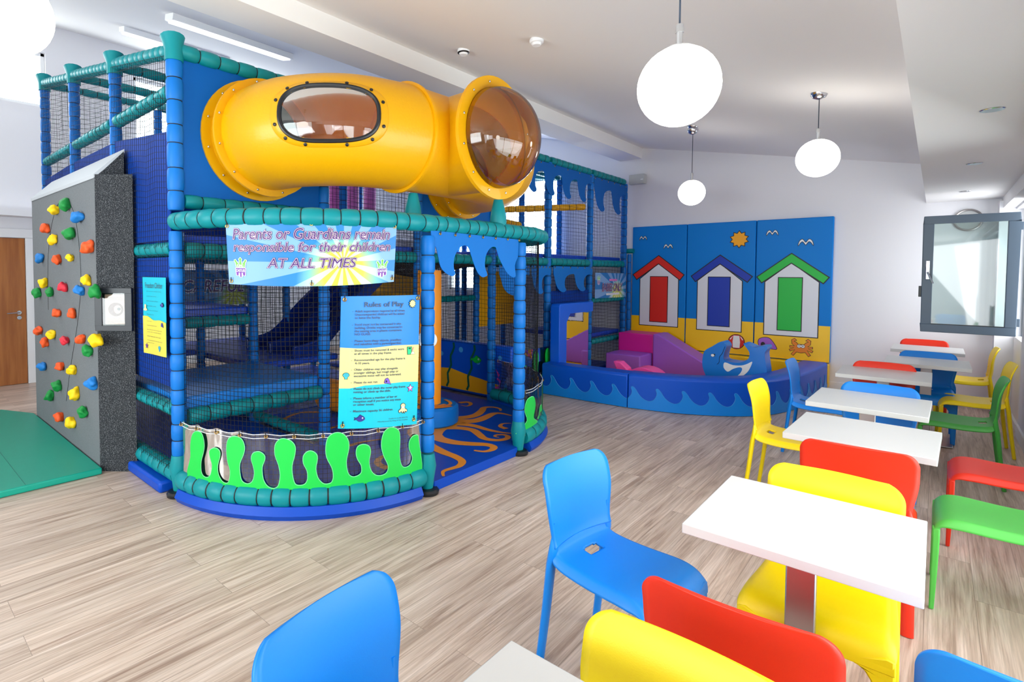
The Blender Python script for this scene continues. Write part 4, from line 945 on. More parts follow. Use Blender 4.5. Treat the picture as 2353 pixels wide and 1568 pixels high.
# "Babies only" banner
def fbab(u, v, off=0): return Vector((-3.80+off+.004*math.sin(u*5), 7.66+1.12*u, 1.19-.01*u+(.395)*v))
bb = panelgrid(fbab, 10, 4).build('banner', burst_material('sunburst_print_small', .7, .35, 2.4), None); tag(bb, 'small sunburst BABIES ONLY banner on the far end of the play frame', 'banner')
layered('lettering', 'BABIES ONLY', (.2, .87, .27, .58), fbab, bb, tcol, spacing=.95)
mb = MB(); shape(mb, [(.42, .68), (.68, .68), (.68, .76), (.42, .76)], lambda a, b: fbab(a, b, .003), 0); shape(mb, [(.33, .11), (.75, .12), (.75, .2), (.33, .19)], lambda a, b: fbab(a, b, .003), 1); mb.build('caption_strip', [M['printpink'], M['white']], bb, smooth=False)
mb = MB(); lay_text(mb, 'Recommended age 0 - 3 yrs', .36, .72, .135, .175, lambda a, b: fbab(a, b, .005)); mb.build('lettering', M['printpurple'], bb, smooth=False)
crown_logo(.1, .7, .09, .38, fbab, bb)
# "Careful" banner deep inside the frame
def fcf(u, v, off=0): return Vector((-7.50+off, 2.95+1.15*u, 1.10+.5*v))
cf = panelgrid(fcf, 8, 3).build('banner', burst_material('sunburst_print_inner', .7, .35, 2.4), None); tag(cf, 'sunburst banner with purple CAREFUL lettering seen through the netting at the back', 'banner')
layered('lettering', 'CAREFUL', (.06, .82, .38, .72), fcf, cf, (M['white'], M['white'], M['printpurple']), spacing=1.05)
eyelets([fcf(u, v, .004) for u, v in ((.03, .93), (.97, .93), (.03, .07), (.97, .07))], (1, 0, 0), cf, .012)

# ------------------------------------------------------------------ climbing wall and mat
cw = thing('climbing_wall', 'grey carpeted climbing wall with multicoloured holds against left face of frame', 'climbing wall', (-5.8, 1.36, 0))
X0, X1w, YFc = -6.98, -4.79, 1.27
MB().prism([(X0, 0), (X1w, 0), (X1w, 2.33), (X0, 2.34)], lambda a, b: (a, YFc, b), lambda a, b: (a, YFc+.05, b)).build('climbing_face', M['carpet'], cw, smooth=False)
# sloping top cap and its high back edge
mb = MB().add([(X0, YFc-.006, 2.34), (X1w, YFc-.006, 2.33), (-4.74, 1.47, 2.55), (X0-.1, 1.47, 2.55), (X0, YFc-.006, 2.31), (X1w, YFc-.006, 2.30), (-4.74, 1.47, 2.52), (X0-.1, 1.47, 2.52)], [(0, 1, 2, 3), (7, 6, 5, 4), (0, 4, 5, 1), (1, 5, 6, 2), (2, 6, 7, 3), (3, 7, 4, 0)])
mb.build('top_cap', mat('pale_grey_cap', (178, 182, 188), .6), cw, smooth=False)
MB().add([(X1w, YFc+.002, 2.30), (-4.74, 1.465, 2.53), (-4.74, 1.465, 2.30)], [(0, 1, 2)]).build('gable', M['fleck'], cw, smooth=False, solid=.004)
# angled end panel and body
MB().prism([(X0+.02, YFc+.05), (X1w-.002, YFc+.05), (X1w+.002, YFc+.002), (-4.565, 1.468), (X0+.02, 1.468)], lambda a, b: (a, b, .0), lambda a, b: (a, b, 2.33)).build('end_panel', M['fleck'], cw, smooth=False)
HD = [(252, 172, 'y', 1.1), (307, 147, 'g', 1.1), (367, 208, 'b', 1.1), (211, 261, 'o', 1.0), (247, 316, 'y', 1.0), (327, 287, 'g', 1.2), (416, 352, 'o', 1.15), (184, 405, 'b', 1.0), (265, 414, 'o', .95), (326, 403, 'y', .7), (202, 524, 'y', 1.0), (172, 574, 'g', 1.0), (229, 568, 'g', .9), (295, 544, 'r', .9), (405, 512, 'y', .85), (372, 560, 'b', .95), (449, 566, 'g', 1.1), (265, 670, 'o', .9), (336, 672, 'o', .85), (178, 754, 'o', 1.0), (237, 773, 'y', 1.0), (207, 811, 'o', .9), (303, 801, 'r', .9), (378, 794, 'o', .9), (457, 802, 'y', 1.15), (412, 850, 'g', 1.0), (196, 926, 'b', 1.0), (279, 926, 'o', .9), (337, 944, 'y', .9), (433, 1008, 'b', 1.05), (267, 1021, 'g', 1.0), (231, 1070, 'g', 1.0), (350, 1060, 'y', 1.1), (390, 1146, 'g', 1.0), (277, 1170, 'o', 1.0), (331, 1199, 'y', 1.1)]
for i, (a, b, k, s) in enumerate(HD):
    p = aty(a/2.09, 400+b/2.09, YFc-.04)
    bm = bmesh.new(); bmesh.ops.create_icosphere(bm, subdivisions=3, radius=1); rnd = random.Random(i); ex = rnd.uniform(.8, 1.15); tl = rnd.uniform(-.6, .6)
    for v in bm.verts:
        n_ = noise.noise(v.co*1.3+Vector((i*3.1, 0, 0)))*.45; c = v.co*(1+n_)
        x, z = c.x*ex, c.z/ex; x, z = x*math.cos(tl)-z*math.sin(tl), x*math.sin(tl)+z*math.cos(tl); y = max(c.y, -.35) if False else c.y
        if z < 0: z *= .9
        v.co = Vector((x*.060*s, (y*.5-.15)*.085*s+.02, z*.047*s))
    for v in bm.verts: v.co += Vector((p.x, YFc-.035, p.z)); v.co.y = min(v.co.y, YFc+.002)
    me = bpy.data.meshes.new('climbing_hold'); bm.to_mesh(me); bm.free(); me.materials.append(HOLD[k]); me.polygons.foreach_set('use_smooth', [True]*len(me.polygons))
    o = bpy.data.objects.new('climbing_hold', me); C.objects.link(o); o.parent = cw; o.matrix_parent_inverse = Matrix.Translation(-Vector(cw.location)); o['label'] = {'y': 'yellow', 'g': 'green', 'b': 'blue', 'o': 'orange', 'r': 'red'}[k]+' moulded hold'
mb = MB(); pts = [(-6.35, 1.2), (-6.3, 1.75), (-6.05, 2.1), (-5.7, 2.22), (-5.35, 2.05), (-5.2, 1.6), (-5.3, 1.2), (-5.6, .7), (-5.75, .4)]
mb.sweep([(q.x, YFc-.003, q.y) for q in catmull([(a, b, 0) for a, b in pts], 6)], .0015, 5); mb.build('seam_line', M['tie'], cw)
# display box on the end panel
ex = Vector((X1w, YFc, 0)); ey = Vector((-4.565, 1.468, 0)); ed = (ey-ex).normalized(); en = Vector((ed.y, -ed.x, 0)); Le = (ey-ex).length
def fe(u, v, off=0): return ex+ed*(Le*u)+Vector((0, 0, 1.115+.335*v))+en*(.002+off)
db = thing('display_box', 'black framed display box with instructions on the end of the climbing wall', 'display box', tuple(fe(.5, 0)))
mb = MB()
def fbox(u0, u1, v0, v1, d): mb.add([fe(u, v, o) for o in (0, d) for u, v in ((u0, v0), (u1, v0), (u1, v1), (u0, v1))], [(3, 2, 1, 0), (4, 5, 6, 7), (0, 1, 5, 4), (1, 2, 6, 5), (2, 3, 7, 6), (3, 0, 4, 7)])
fbox(.02, .98, 0, .12, .03); fbox(.02, .98, .88, 1, .03); fbox(.02, .2, .12, .88, .03); fbox(.8, .98, .12, .88, .03); fbox(.2, .8, .12, .88, .004)
mb.build('frame', M['blackframe'], db, bevel=.003)
mb = MB(); shape(mb, [(.24, .15), (.76, .15), (.76, .85), (.24, .85)], lambda a, b: fe(a, b, .008), 0); shape(mb, circle(.53, .5, .2, 24, .16), lambda a, b: fe(a, b, .010), 1); shape(mb, circle(.58, .5, .1, 16, .1), lambda a, b: fe(a, b, .012), 0); shape(mb, circle(.62, .51, .05, 12, .035), lambda a, b: fe(a, b, .014), 2)
for k in range(9): shape(mb, [(.27, .18+.022*k), (.72, .18+.022*k), (.72, .184+.022*k), (.27, .184+.022*k)] if k < 6 else [(.27, .72+.03*(k-6)), (.72, .72+.03*(k-6)), (.72, .725+.03*(k-6)), (.27, .725+.03*(k-6))], lambda a, b: fe(a, b, .010), 1)
mb.build('instruction_sheet', [mat('sheet_peach', (206, 164, 146), .5), mat('sheet_brown', (112, 58, 44), .5), M['black']], db, smooth=False)
MB().add([fe(.2, .12, .024), fe(.8, .12, .024), fe(.8, .88, .024), fe(.2, .88, .024)], [(0, 1, 2, 3)]).build('cover', M['pane'], db, smooth=False)
# teal crash mat
def crash(x0, x1, lab):
    o = MB().box(x0, x1, .62, 1.262, .002, .052).build('crash_mat', M['matteal'], None, bevel=.012, bseg=3); return tag(o, lab, 'mat', 'teal crash mats below the climbing wall')
mb = MB(); mb.prism([(-4.70, .655), (-4.70, 1.262), (-7.06, 1.262), (-7.5, 1.05), (-7.5, .60), (-4.70, .60)][::-1], lambda a, b: (a, b, .002), lambda a, b: (a, b, .052)); o = mb.build('crash_mat', M['matteal'], None, bevel=.01, bseg=3); tag(o, 'flat teal crash mat on the floor in front of the climbing wall', 'mat')
MB().box(-7.45, -4.72, .78, .784, .052, .0535).build('seam', mat('teal_seam', (0, 118, 104), .5), o, smooth=False)

# ------------------------------------------------------------------ baby area
def offset_path(P, d):
    out = []
    for i in range(len(P)):
        a = Vector(P[max(i-1, 0)]); b = Vector(P[min(i+1, len(P)-1)]); t = (b-a).normalized(); out.append(Vector(P[i])+Vector((-t.y, t.x))*d)
    return out
def pod(P, th, h, lab, s0=0, wave=.27):
    P = [Vector(p) for p in P]; I = offset_path(P, th); n = len(P)
    root = thing('soft_play_barrier', lab, 'soft barrier', (P[0].x, P[0].y, 0), 'blue padded barrier of the baby area')
    prof = []; mb = MB(); vs = []
    for a, b in zip(P, I):
        for k, z in ((0, 0), (0, h-.02), (.08, h), (.92, h), (1, h-.02), (1, 0)):
            c = a.lerp(b, k); vs.append((c.x, c.y, z+.002))
    mb.add(vs, [(i*6+k, (i+1)*6+k, (i+1)*6+(k+1) % 6, i*6+(k+1) % 6) for i in range(n-1) for k in range(6)]+[tuple(range(6)), tuple((n-1)*6+k for k in range(5, -1, -1))])
    mb.build('padding', M['pad_dark'], root, bevel=.012, ang=40)
    cum = [0]
    for a, b in zip(P, P[1:]): cum.append(cum[-1]+(b-a).length)
    Lt = cum[-1]
    def f(off):
        def g(u, z):
            u = min(max(u, 0), Lt)
            i = next((j for j in range(n-1) if cum[j+1] >= u), n-2); t = (u-cum[i])/(cum[i+1]-cum[i])
            c = P[i].lerp(P[i+1], t); d = (P[i+1]-P[i]).normalized(); nn = Vector((d.y, -d.x)); c = c+nn*off; return (c.x, c.y, z+.002)
        return g
    UW = [(0, .12), (.12, .105), (.26, .10), (.40, .115), (.50, .15), (.54, .19), (.50, .225), (.52, .24), (.60, .238), (.70, .21), (.80, .17), (.90, .14)]
    pts = []; k = 0
    while k*wave < Lt+wave:
        for a, b in UW:
            u = (k+a)*wave-s0
            if 0 <= u <= Lt: pts.append((u, b*1.07))
        k += 1
    pts = [(0, .12)]+[p for p in pts]+[(Lt, pts[-1][1])]
    top = smooth2(pts, 3, False); top = [(min(max(a, 0), Lt), b) for a, b in top]
    poly = top+[(Lt, .004), (0, .004)]
    mb = MB(); shape(mb, poly, f(.003), step=.06); mb.build('wave_print', M['pad_light'], root, ang=60)
    mb = MB(); mb.sweep([f(.0035)(a, b) for a, b in top], .0028, 4); mb.build('wave_edge', M['pad_line'], root)
    return root
pod([(-3.74, 6.07), (-3.1, 6.09), (-2.615, 6.12)], .27, .40, 'straight padded blue barrier with wave print between play frame and curved section')
arc = [(q.x, q.y) for q in catmull([(-2.605, 6.12, 0), (-2.1, 6.25, 0), (-1.66, 6.50, 0), (-1.38, 6.80, 0), (-1.21, 7.2, 0), (-1.11, 7.7, 0), (-1.05, 8.3, 0), (-1.03, 8.78, 0)], 5)]
pod(arc, .30, .40, 'long curved padded blue barrier with wave print ending at the back wall', .1)
inn = [(q.x, q.y) for q in offset_path(arc, .34)]
o = MB().prism([(-3.78, 6.41), (-2.62, 6.44)]+[q for q in inn if q[0] > -2.55 and q[1] < 8.75]+[(-1.39, 8.74), (-3.78, 8.74)], lambda a, b: (a, b, .002), lambda a, b: (a, b, .04)).build('floor_mat', M['yel'], None, bevel=.008); tag(o, 'yellow floor mat inside the baby area behind the blue barrier', 'mat')
o = MB().box(-3.16, -1.025, 8.795, 8.965, .044, .365).build('wall_cushion', M['yel'], None, bevel=.02, bseg=3); tag(o, 'long low yellow wall cushion under the beach hut panels', 'cushion')

# beach hut wall panels
fP = lambda off: (lambda a, b: (a, 8.905-off, b))
gull = [(-.5, -.22), (-.42, .1), (-.22, .25), (0, -.02), (.22, .25), (.42, .1), (.5, -.22), (.36, .0), (.2, .08), (.02, -.16), (-.02, -.16), (-.2, .08), (-.36, .0)]
def hut(cx, ap, el, er, zr, wl, wr, zb, dl, dr, dz0, dz1, col, root):
    mb = MB(); bl = 1
    body = [(wl, zb), (wr, zb), (wr, zr-.10+.03), (cx, ap-.13), (wl, zr-.10+.03)]
    shape(mb, grow(body, .012), fP(.003), 0); shape(mb, body, fP(.0045), 1)
    th = .075; roof = [(el, zr), (cx, ap), (er, zr), (er-.055, zr-th), (cx, ap-.12), (el+.055, zr-th)]
    shape(mb, grow(roof, .013), fP(.006), 0); shape(mb, roof, fP(.0075), 2)
    door_ = [(dl, dz0), (dr, dz0), (dr, dz1), (dl, dz1)]; shape(mb, grow(door_, .011), fP(.006), 0); shape(mb, door_, fP(.0075), 2)
    return mb.build('beach_hut_print', [M['black'], M['palepanel'], col], root, smooth=False)
def gulls(lst, root):
    for x, z, s in lst:
        P = [(x+a*s, z+b*s) for a, b in smooth2(gull, 3)]; mb = MB(); shape(mb, grow(P, .007), fP(.003), 0); shape(mb, P, fP(.005), 1); mb.build('gull_print', [M['black'], M['white']], root, smooth=False)
def wpanel(x0, x1, lab):
    root = thing('wall_panel', lab, 'wall panel', ((x0+x1)/2, 8.94, .37), 'beach hut wall panels')
    MB().box(x0+.004, x1-.004, 8.905, 8.966, .372, 2.35).build('sky', M['sky'], root, bevel=.012, bseg=2)
    mb = MB(); shape(mb, [(x0+.008, .38), (x1-.008, .38), (x1-.008, .872), (x0+.008, .872)], fP(.0015)); mb.build('sand_print', M['yel'], root, smooth=False)
    return root
w1 = wpanel(-3.76, -2.885, 'beach scene wall panel with the red roofed hut, nearest the play frame')
hut(-3.315, 1.86, -3.725, -2.925, 1.555, -3.61, -3.005, .725, -3.44, -3.17, .79, 1.52, M['redp'], w1); gulls([(-3.575, 2.16, .115), (-3.17, 2.01, .135)], w1)
w2 = wpanel(-2.885, -1.93, 'beach scene wall panel with dark blue roofed hut and orange sun, in the middle')
hut(-2.40, 1.85, -2.80, -1.975, 1.535, -2.71, -2.10, .715, -2.555, -2.26, .785, 1.52, M['bluep'], w2)
mb = MB(); shape(mb, star(-2.15, 2.085, .135, .098, 10), fP(.003), 0); shape(mb, star(-2.15, 2.085, .118, .085, 10), fP(.005), 1); mb.build('sun_print', [M['black'], mat('print_sun', (250, 172, 16), .5)], w2, smooth=False)
mb = MB(); shape(mb, circle(-2.155, .565, .112, 28), fP(.003), 0); shape(mb, circle(-2.155, .565, .102, 28), fP(.0045), 2)
shape(mb, [(-2.195, .655), (-2.115, .655), (-2.105, .56), (-2.11, .475), (-2.2, .475), (-2.205, .56)], fP(.006), 1); shape(mb, [(-2.245, .60), (-2.20, .65), (-2.21, .63), (-2.23, .59)], fP(.006), 1); shape(mb, [(-2.065, .60), (-2.10, .65), (-2.10, .63), (-2.075, .59)], fP(.006), 1)
mb.build('beach_ball_print', [M['black'], M['white'], M['redp']], w2, smooth=False)
w3 = wpanel(-1.93, -1.02, 'beach scene wall panel with the green roofed hut and orange crab, on the right')
hut(-1.49, 1.855, -1.90, -1.065, 1.53, -1.80, -1.17, .71, -1.635, -1.36, .785, 1.52, M['greenp'], w3); gulls([(-1.73, 2.16, .14), (-1.33, 2.01, .17)], w3)
sh = [(-.5, .1), (-.42, .36), (-.1, .5), (.2, .38), (.55, -.35), (.3, -.42), (-.1, -.38), (-.3, -.45), (-.45, -.2)]
P = [(-1.76+a*.22, .575+b*.17) for a, b in smooth2(sh, 3)]; mb = MB(); shape(mb, grow(P, .007), fP(.003), 0); shape(mb, P, fP(.005), 1); shape(mb, circle(-1.81, .56, .028, 14, .034), fP(.007), 0); mb.build('whelk_print', [M['black'], M['purple']], w3, smooth=False)
cb = [(-.28, .1), (-.4, .22), (-.42, .42), (-.3, .5), (-.22, .42), (-.34, .36), (-.22, .3), (-.14, .2), (.14, .2), (.22, .3), (.34, .36), (.22, .42), (.3, .5), (.42, .42), (.4, .22), (.28, .1), (.5, .1), (.5, .02), (.3, .02), (.52, -.1), (.48, -.18), (.26, -.08), (.42, -.34), (.34, -.4), (.2, -.2), (0, -.24), (-.2, -.2), (-.34, -.4), (-.42, -.34), (-.26, -.08), (-.48, -.18), (-.52, -.1), (-.3, .02), (-.5, .02), (-.5, .1)]
P = [(-1.35+a*.26, .545+b*.26) for a, b in cb]; mb = MB(); shape(mb, grow(P, .006), fP(.003), 0); shape(mb, P, fP(.005), 1)
for dx in (-.022, .022): shape(mb, circle(-1.35+dx, .575, .026, 14), fP(.0065), 0); shape(mb, circle(-1.35+dx, .575, .022, 14), fP(.0075), 2); shape(mb, circle(-1.35+dx, .578, .007, 8), fP(.0085), 0)
mb.build('crab_print', [M['black'], mat('print_crab', (240, 136, 34), .5), M['white']], w3, smooth=False)

# soft blocks
o = MB().box(-3.76, -3.19, 8.42, 8.88, .042, .62).build('soft_block', M['magenta'], None, bevel=.018, bseg=3); tag(o, 'tall magenta foam block against the wall behind the lilac step', 'foam block')
o = MB().box(-3.74, -3.20, 7.93, 8.415, .042, .34).build('soft_step', M['purple'], None, bevel=.018, bseg=3); tag(o, 'low lilac foam step in front of the tall magenta block', 'foam block')
mb = MB().prism([(-3.18, .042), (-2.12, .042), (-2.12, .10), (-3.10, .64), (-3.18, .64)], lambda a, b: (a, 8.36, b), lambda a, b: (a, 8.78, b)); o = mb.build('slide_wedge', M['purple'], None, bevel=.018, bseg=3); tag(o, 'lilac foam wedge slide sloping down beside the magenta block', 'foam wedge')
# mirror arch
ar = thing('mirror_arch', 'blue padded arch with tall mirror standing against netting behind the straight barrier', 'play mirror', (-3.68, 6.68, 0))
mb = MB(); mb.prism([(6.27, .042), (6.47, .042), (6.47, .92), (6.56, 1.03), (7.22, 1.03), (7.22, 1.17), (6.30, 1.17), (6.27, 1.14)][::-1], lambda a, b: (-3.74, a, b), lambda a, b: (-3.60, a, b)); mb.build('arch_padding', mat('arch_blue_vinyl', (0, 92, 216), .4, bump=.15, bscale=6), ar, bevel=.014)
MB().box(-3.705, -3.68, 6.46, 7.23, .05, 1.04).build('backing', M['pad_dark'], ar, smooth=False)
MB().add([(-3.677, 6.46, .05), (-3.677, 7.22, .05), (-3.677, 7.22, 1.04), (-3.677, 6.46, 1.04)], [(0, 1, 2, 3)]).build('mirror_pane', M['mirror'], ar, smooth=False)
# whale rocker
WP = [(300, 750), (245, 600), (245, 450), (280, 330), (400, 260), (500, 200), (560, 185), (610, 220), (632, 275), (600, 360), (592, 480), (700, 515), (820, 527), (930, 505), (1000, 450), (1010, 360), (960, 280), (912, 212), (1000, 240), (1100, 278), (1200, 258), (1290, 262), (1306, 310), (1262, 375), (1280, 550), (1296, 720)]
YWh = 7.42
wp = [aty(1580+a/7.128, 760+b/7.128, YWh) for a, b in WP]; wp = [(p.x, p.z) for p in wp]
wp = wp+[(wp[-1][0]-.03, .16), (wp[-1][0]-.16, .06), ((wp[-1][0]+wp[0][0])/2, .044), (wp[0][0]+.16, .06), (wp[0][0]+.02, .18)]
wh = thing('whale_rocker', 'blue padded whale rocker with raised tail inside the baby area', 'rocker', (sum(p[0] for p in wp)/len(wp), YWh+.12, .042))
sm = smooth2(wp, 3); mb = MB(); mb.prism(sm, lambda a, b: (a, YWh, b), lambda a, b: (a, YWh+.26, b)); mb.build('body', M['pad_light2'] if 'pad_light2' in M else mat('whale_blue_vinyl', (0, 122, 220), .3, bump=.25, bscale=8), wh, bevel=.012, bseg=2, ang=50)
BP = [(610, 520), (590, 600), (640, 665), (680, 668), (740, 630), (850, 600), (895, 625), (870, 690), (820, 745), (835, 768), (900, 745), (980, 680), (1030, 600), (1060, 510), (980, 545), (880, 572), (740, 565)]
fw_ = lambda off: (lambda a, b: (a, YWh-off, b))
def whp(L): q = [aty(1580+a/7.128, 760+b/7.128, YWh) for a, b in L]; return [(p.x, p.z) for p in q]
mb = MB(); shape(mb, smooth2(whp(BP), 3), fw_(.004)); mb.build('belly_print', M['white'], wh, smooth=False)
mb = MB(); shape(mb, circle(*whp([(415, 405)])[0], .024, 20, .02), fw_(.004), 0); shape(mb, circle(*whp([(412, 405)])[0], .02, 20, .017), fw_(.0055), 1); shape(mb, circle(*whp([(445, 392)])[0], .007, 10, .01), fw_(.007), 0); mb.build('eye', [M['black'], M['white']], wh, smooth=False)
mb = MB(); mb.sweep([fw_(.002)(q.x, q.y) for q in catmull([(a, b, 0) for a, b in whp([(612, 262), (570, 370), (525, 430), (515, 520), (480, 552)])], 5)], .0028, 5); mb.build('mouth_line', M['black'], wh)
# pink fish rocker
pk = thing('fish_rocker', 'hot pink padded fish rocker just behind the blue barrier', 'rocker', (-2.85, 6.85, .042))
mb = MB(); pts = smooth2([(-.2, .05), (-.25, .16), (-.18, .27), (0, .345), (.18, .30), (.28, .17), (.2, .05)], 3); mb.prism([(-2.70+a, .042+b) for a, b in pts], lambda a, b: (a, 6.72, b), lambda a, b: (a, 6.98, b)); mb.build('body', M['pink'], pk, bevel=.02, bseg=2, ang=50)
mb = MB(); mb.prism([(-2.93, .17), (-3.05, .30), (-3.10, .42), (-3.0, .42), (-2.90, .34), (-2.87, .2)], lambda a, b: (a, 6.78, b), lambda a, b: (a, 6.92, b)); mb.build('tail', M['pink'], pk, bevel=.02, bseg=2)
# slim fitting post and rail between frame and wall panel
o = thing('corner_post', 'slim blue padded post with teal cross piece between play frame and beach panels', 'padded post', (-3.79, 8.88, 0))
padded(MB(), [(-3.79, 8.87, 0.002), (-3.79, 8.87, 1.9)], .035, .16).build('post', [M['blue'], M['tie']], o); MB().sweep([(-3.84, 8.87, 1.95), (-3.72, 8.87, 1.95)], .04, 12).build('cross_piece', M['teal'], o)

# ------------------------------------------------------------------ tables
def make_table():
    t = thing('cafe_table', 'x', 'table', (0, 0, 0))
    MB().box(-.3, .3, -.295, .295, .712, .745).build('tabletop', M['tabletop'], t, bevel=.003)
    MB().box(-.042, .042, -.066, -.036, .014, .70).build('column', M['steel'], t, bevel=.004)
    MB().box(-.16, .16, -.20, .12, .70, .712).build('mounting_plate', M['rubber'], t, bevel=.002)
    MB().box(-.2, .2, -.25, .15, .002, .014).build('base_plate', M['steel'], t, bevel=.004)
    return t
TB = [(-.30, 2.155, 0, 'square white cafe table shown whole in the foreground with red and yellow chairs around'),
      (-.385, .70, 0, 'white cafe table cut off at the bottom edge, only its corner showing'),
      (-.265, 3.60, -.03, 'white cafe table just behind the red chair of the foreground table'),
      (-.305, 4.53, -.02, 'white cafe table with the green chair seat to its right and blue chair behind'),
      (-.305, 5.90, 0, 'white cafe table in front of the red chair back, left of the window'),
      (-.05, 6.96, 0, 'white cafe table under the window in front of the blue chair back'),
      (-.06, 8.18, 0, 'farthest white cafe table, nearest the back wall')]
t0 = make_table()
for i, (x, y, rz, lab) in enumerate(TB):
    g = 'square white cafe tables in a row along the windows'
    if i == 0: t0.location = (x, y, 0); t0.rotation_euler = (0, 0, rz); t0['label'] = lab; t0['group'] = g
    else: dup(t0, (x, y, 0), rz, lab, g)

# ------------------------------------------------------------------ chairs (origin on the floor under the seat, front = +y)
SEATP = [(-.224, .486), (-.205, .462), (-.165, .447), (-.10, .441), (-.03, .440), (.04, .442), (.10, .444), (.145, .441), (.178, .428), (.198, .406), (.207, .38), (.209, .352)]
BACKP = [(-.224, .486), (-.232, .515), (-.236, .56), (-.238, .61), (-.241, .66), (-.249, .71), (-.258, .745), (-.268, .772), (-.276, .788), (-.282, .798)]
def shell(prof, hw, dip, us, hole=None, n=3):
    mb = MB(); prof = [(q.x, q.y) for q in catmull([(c, d, 0) for c, d in prof], n)]; n = len(prof); nu = len(us)-1; z0 = prof[0][1]; z1 = prof[-1][1]
    for i, (y, z) in enumerate(prof):
        t = i/(n-1); w = hw(t, z)
        for a in us:
            dy, dz = dip(t, a); mb.v.append((w*a, y+dy, z+dz))
    for i in range(n-1):
        for k in range(nu):
            if hole and hole(i/(n-1), (us[k]+us[k+1])/2): continue
            mb.f.append((i*(nu+1)+k, (i+1)*(nu+1)+k, (i+1)*(nu+1)+k+1, i*(nu+1)+k+1)); mb.m.append(0)
    return mb
def seat_dip(t, a):
    e = max(0, abs(a)-.88)/.12; fl = max(0, 1-t/.75) if t > .1 else 1
    mid = max(0, 1-abs(t-.4)/.4)
    return (.016*a*a*max(0, 1-t/.12), -.007*mid*(1-a*a)-.034*e*e*min(1, max(0, (.92-t)/.3)))
def back_hw(t, z):
    w = .192+.024*sstep(.486, .68, z); rc = .062; zz = .799-rc
    if z > zz: q = min((z-zz)/rc, 1); w = w-rc+math.sqrt(max(rc*rc-(z-zz)**2, 0))
    return w
def back_dip(t, a): return (.028*a*a*(1-.35*t), 0)
def make_chair(col):
    m = CHM[col]; t = thing('stacking_chair', 'x', 'chair', (0, 0, 0))
    us = [-1, -.985, -.96, -.93, -.9]+[-.85+1.7*k/44 for k in range(45)]+[.9, .93, .96, .985, 1]
    shell(SEATP, lambda q, z: .194+.022*sstep(0, .6, q), seat_dip, us, lambda q, a: (abs(q-.195)/.034)**9+(abs(a)/.22)**7 < 1, n=9).build('seat', m, t, solid=.011, ang=70)
    bp = [(c, d) for c, d in BACKP]
    shell(bp, back_hw, back_dip, [-1+2*k/20 for k in range(21)], n=5).build('backrest', m, t, solid=.010, ang=70)
    for s in (-1, 1):
        # broad front leg running into the arched apron
        out = [(.11, .351), (.11, .372), (.19, .40), (.217, .395), (.218, .35), (.214, .2), (.209, .002), (.176, .002), (.170, .20), (.166, .27), (.158, .312), (.142, .337), (.125, .347)]
        MB().prism([(s*c, d) for c, d in (out if s > 0 else out[::-1])], lambda c, d: (c, .186+.012*(1-min(1, d/.3)), d), lambda c, d: (c, .2135+.002*(1-min(1, d/.3)), d)).build('leg', m, t, bevel=.006, ang=50)
        # rear leg with the side rail of the seat growing out of the back
        mb = MB(); P = catmull([(s*.184, -.212, .58), (s*.184, -.212, .53), (s*.185, -.211, .47), (s*.186, -.222, .40), (s*.189, -.240, .22), (s*.193, -.266, .002)], 5)
        mb.sweep(P, [.006+.017*sstep(3, 11, i)-.004*max(0, (i-14)/12) for i in range(len(P))], 8, sc=(.66, 1.15)); mb.build('leg', m, t, ang=60)
    return t
protos = {}
def chair(col, bx, by, ang, lab):
    "bx,by = centre of the back on the floor; ang = heading the chair faces (0 = +y)"
    a = R(ang); d = Vector((-math.sin(a), math.cos(a), 0)); loc = Vector((bx, by, 0))+d*.25; g = 'plastic stacking chairs at the cafe tables'
    if col not in protos:
        t = make_chair(col); protos[col] = t; t.location = loc; t.rotation_euler = (0, 0, a); t['label'] = lab; t['group'] = g
    else: dup(protos[col], loc, a, lab, g)
chair('blue', -1.10, 2.055, -98, 'blue chair seen from the side with hole in seat, left of the foreground table')
chair('blue', -1.025, .74, -84, 'blue chair back cut off at the bottom edge, nearest the camera')
chair('red', -.335, 1.405, 2, 'red chair back in the front row, between yellow chair back and foreground table')
chair('yellow', -.365, 1.16, 180, 'pale yellow chair back at the bottom edge, in front of the red one')
chair('blue', .205, 1.53, 0, 'blue chair back in the bottom right corner, beside the foreground table')
chair('yellow', -.275, 2.585, 180, 'yellow chair pushed under the far side of foreground table, column in front of it')
chair('red', -.245, 3.09, 2, 'red chair back directly behind the yellow one of the foreground table')
chair('blue', -.275, 4.90, 180, 'blue chair back rising behind the third white table')
chair('red', -.32, 6.155, 180, 'red chair back behind white table nearest the curved blue barrier')
chair('blue', -.045, 7.315, 180, 'blue chair facing us at the table below the window')
chair('red', -.09, 8.66, 180, 'farthest red chair, against the back wall under the window')
chair('yellow', -.935, 4.44, -92, 'yellow chair in profile on the left side of the tables')
chair('blue', -.945, 5.76, -90, 'blue chair in profile in front of the curved barrier')
chair('darkgreen', .385, 5.85, 90, 'dark green chair seen from behind its side, back to the right wall')
chair('red', .545, 4.48, 90, 'red chair seat at right edge between the two green ones')
chair('green', .48, 3.62, 90, 'light green chair seat at the right edge, nearest of the right side')
chair('yellow', .50, 6.90, 93, 'nearer yellow chair of the pair by the far right pillar')
chair('yellow', .475, 8.22, 90, 'farther yellow chair of the pair, by the back wall and window')

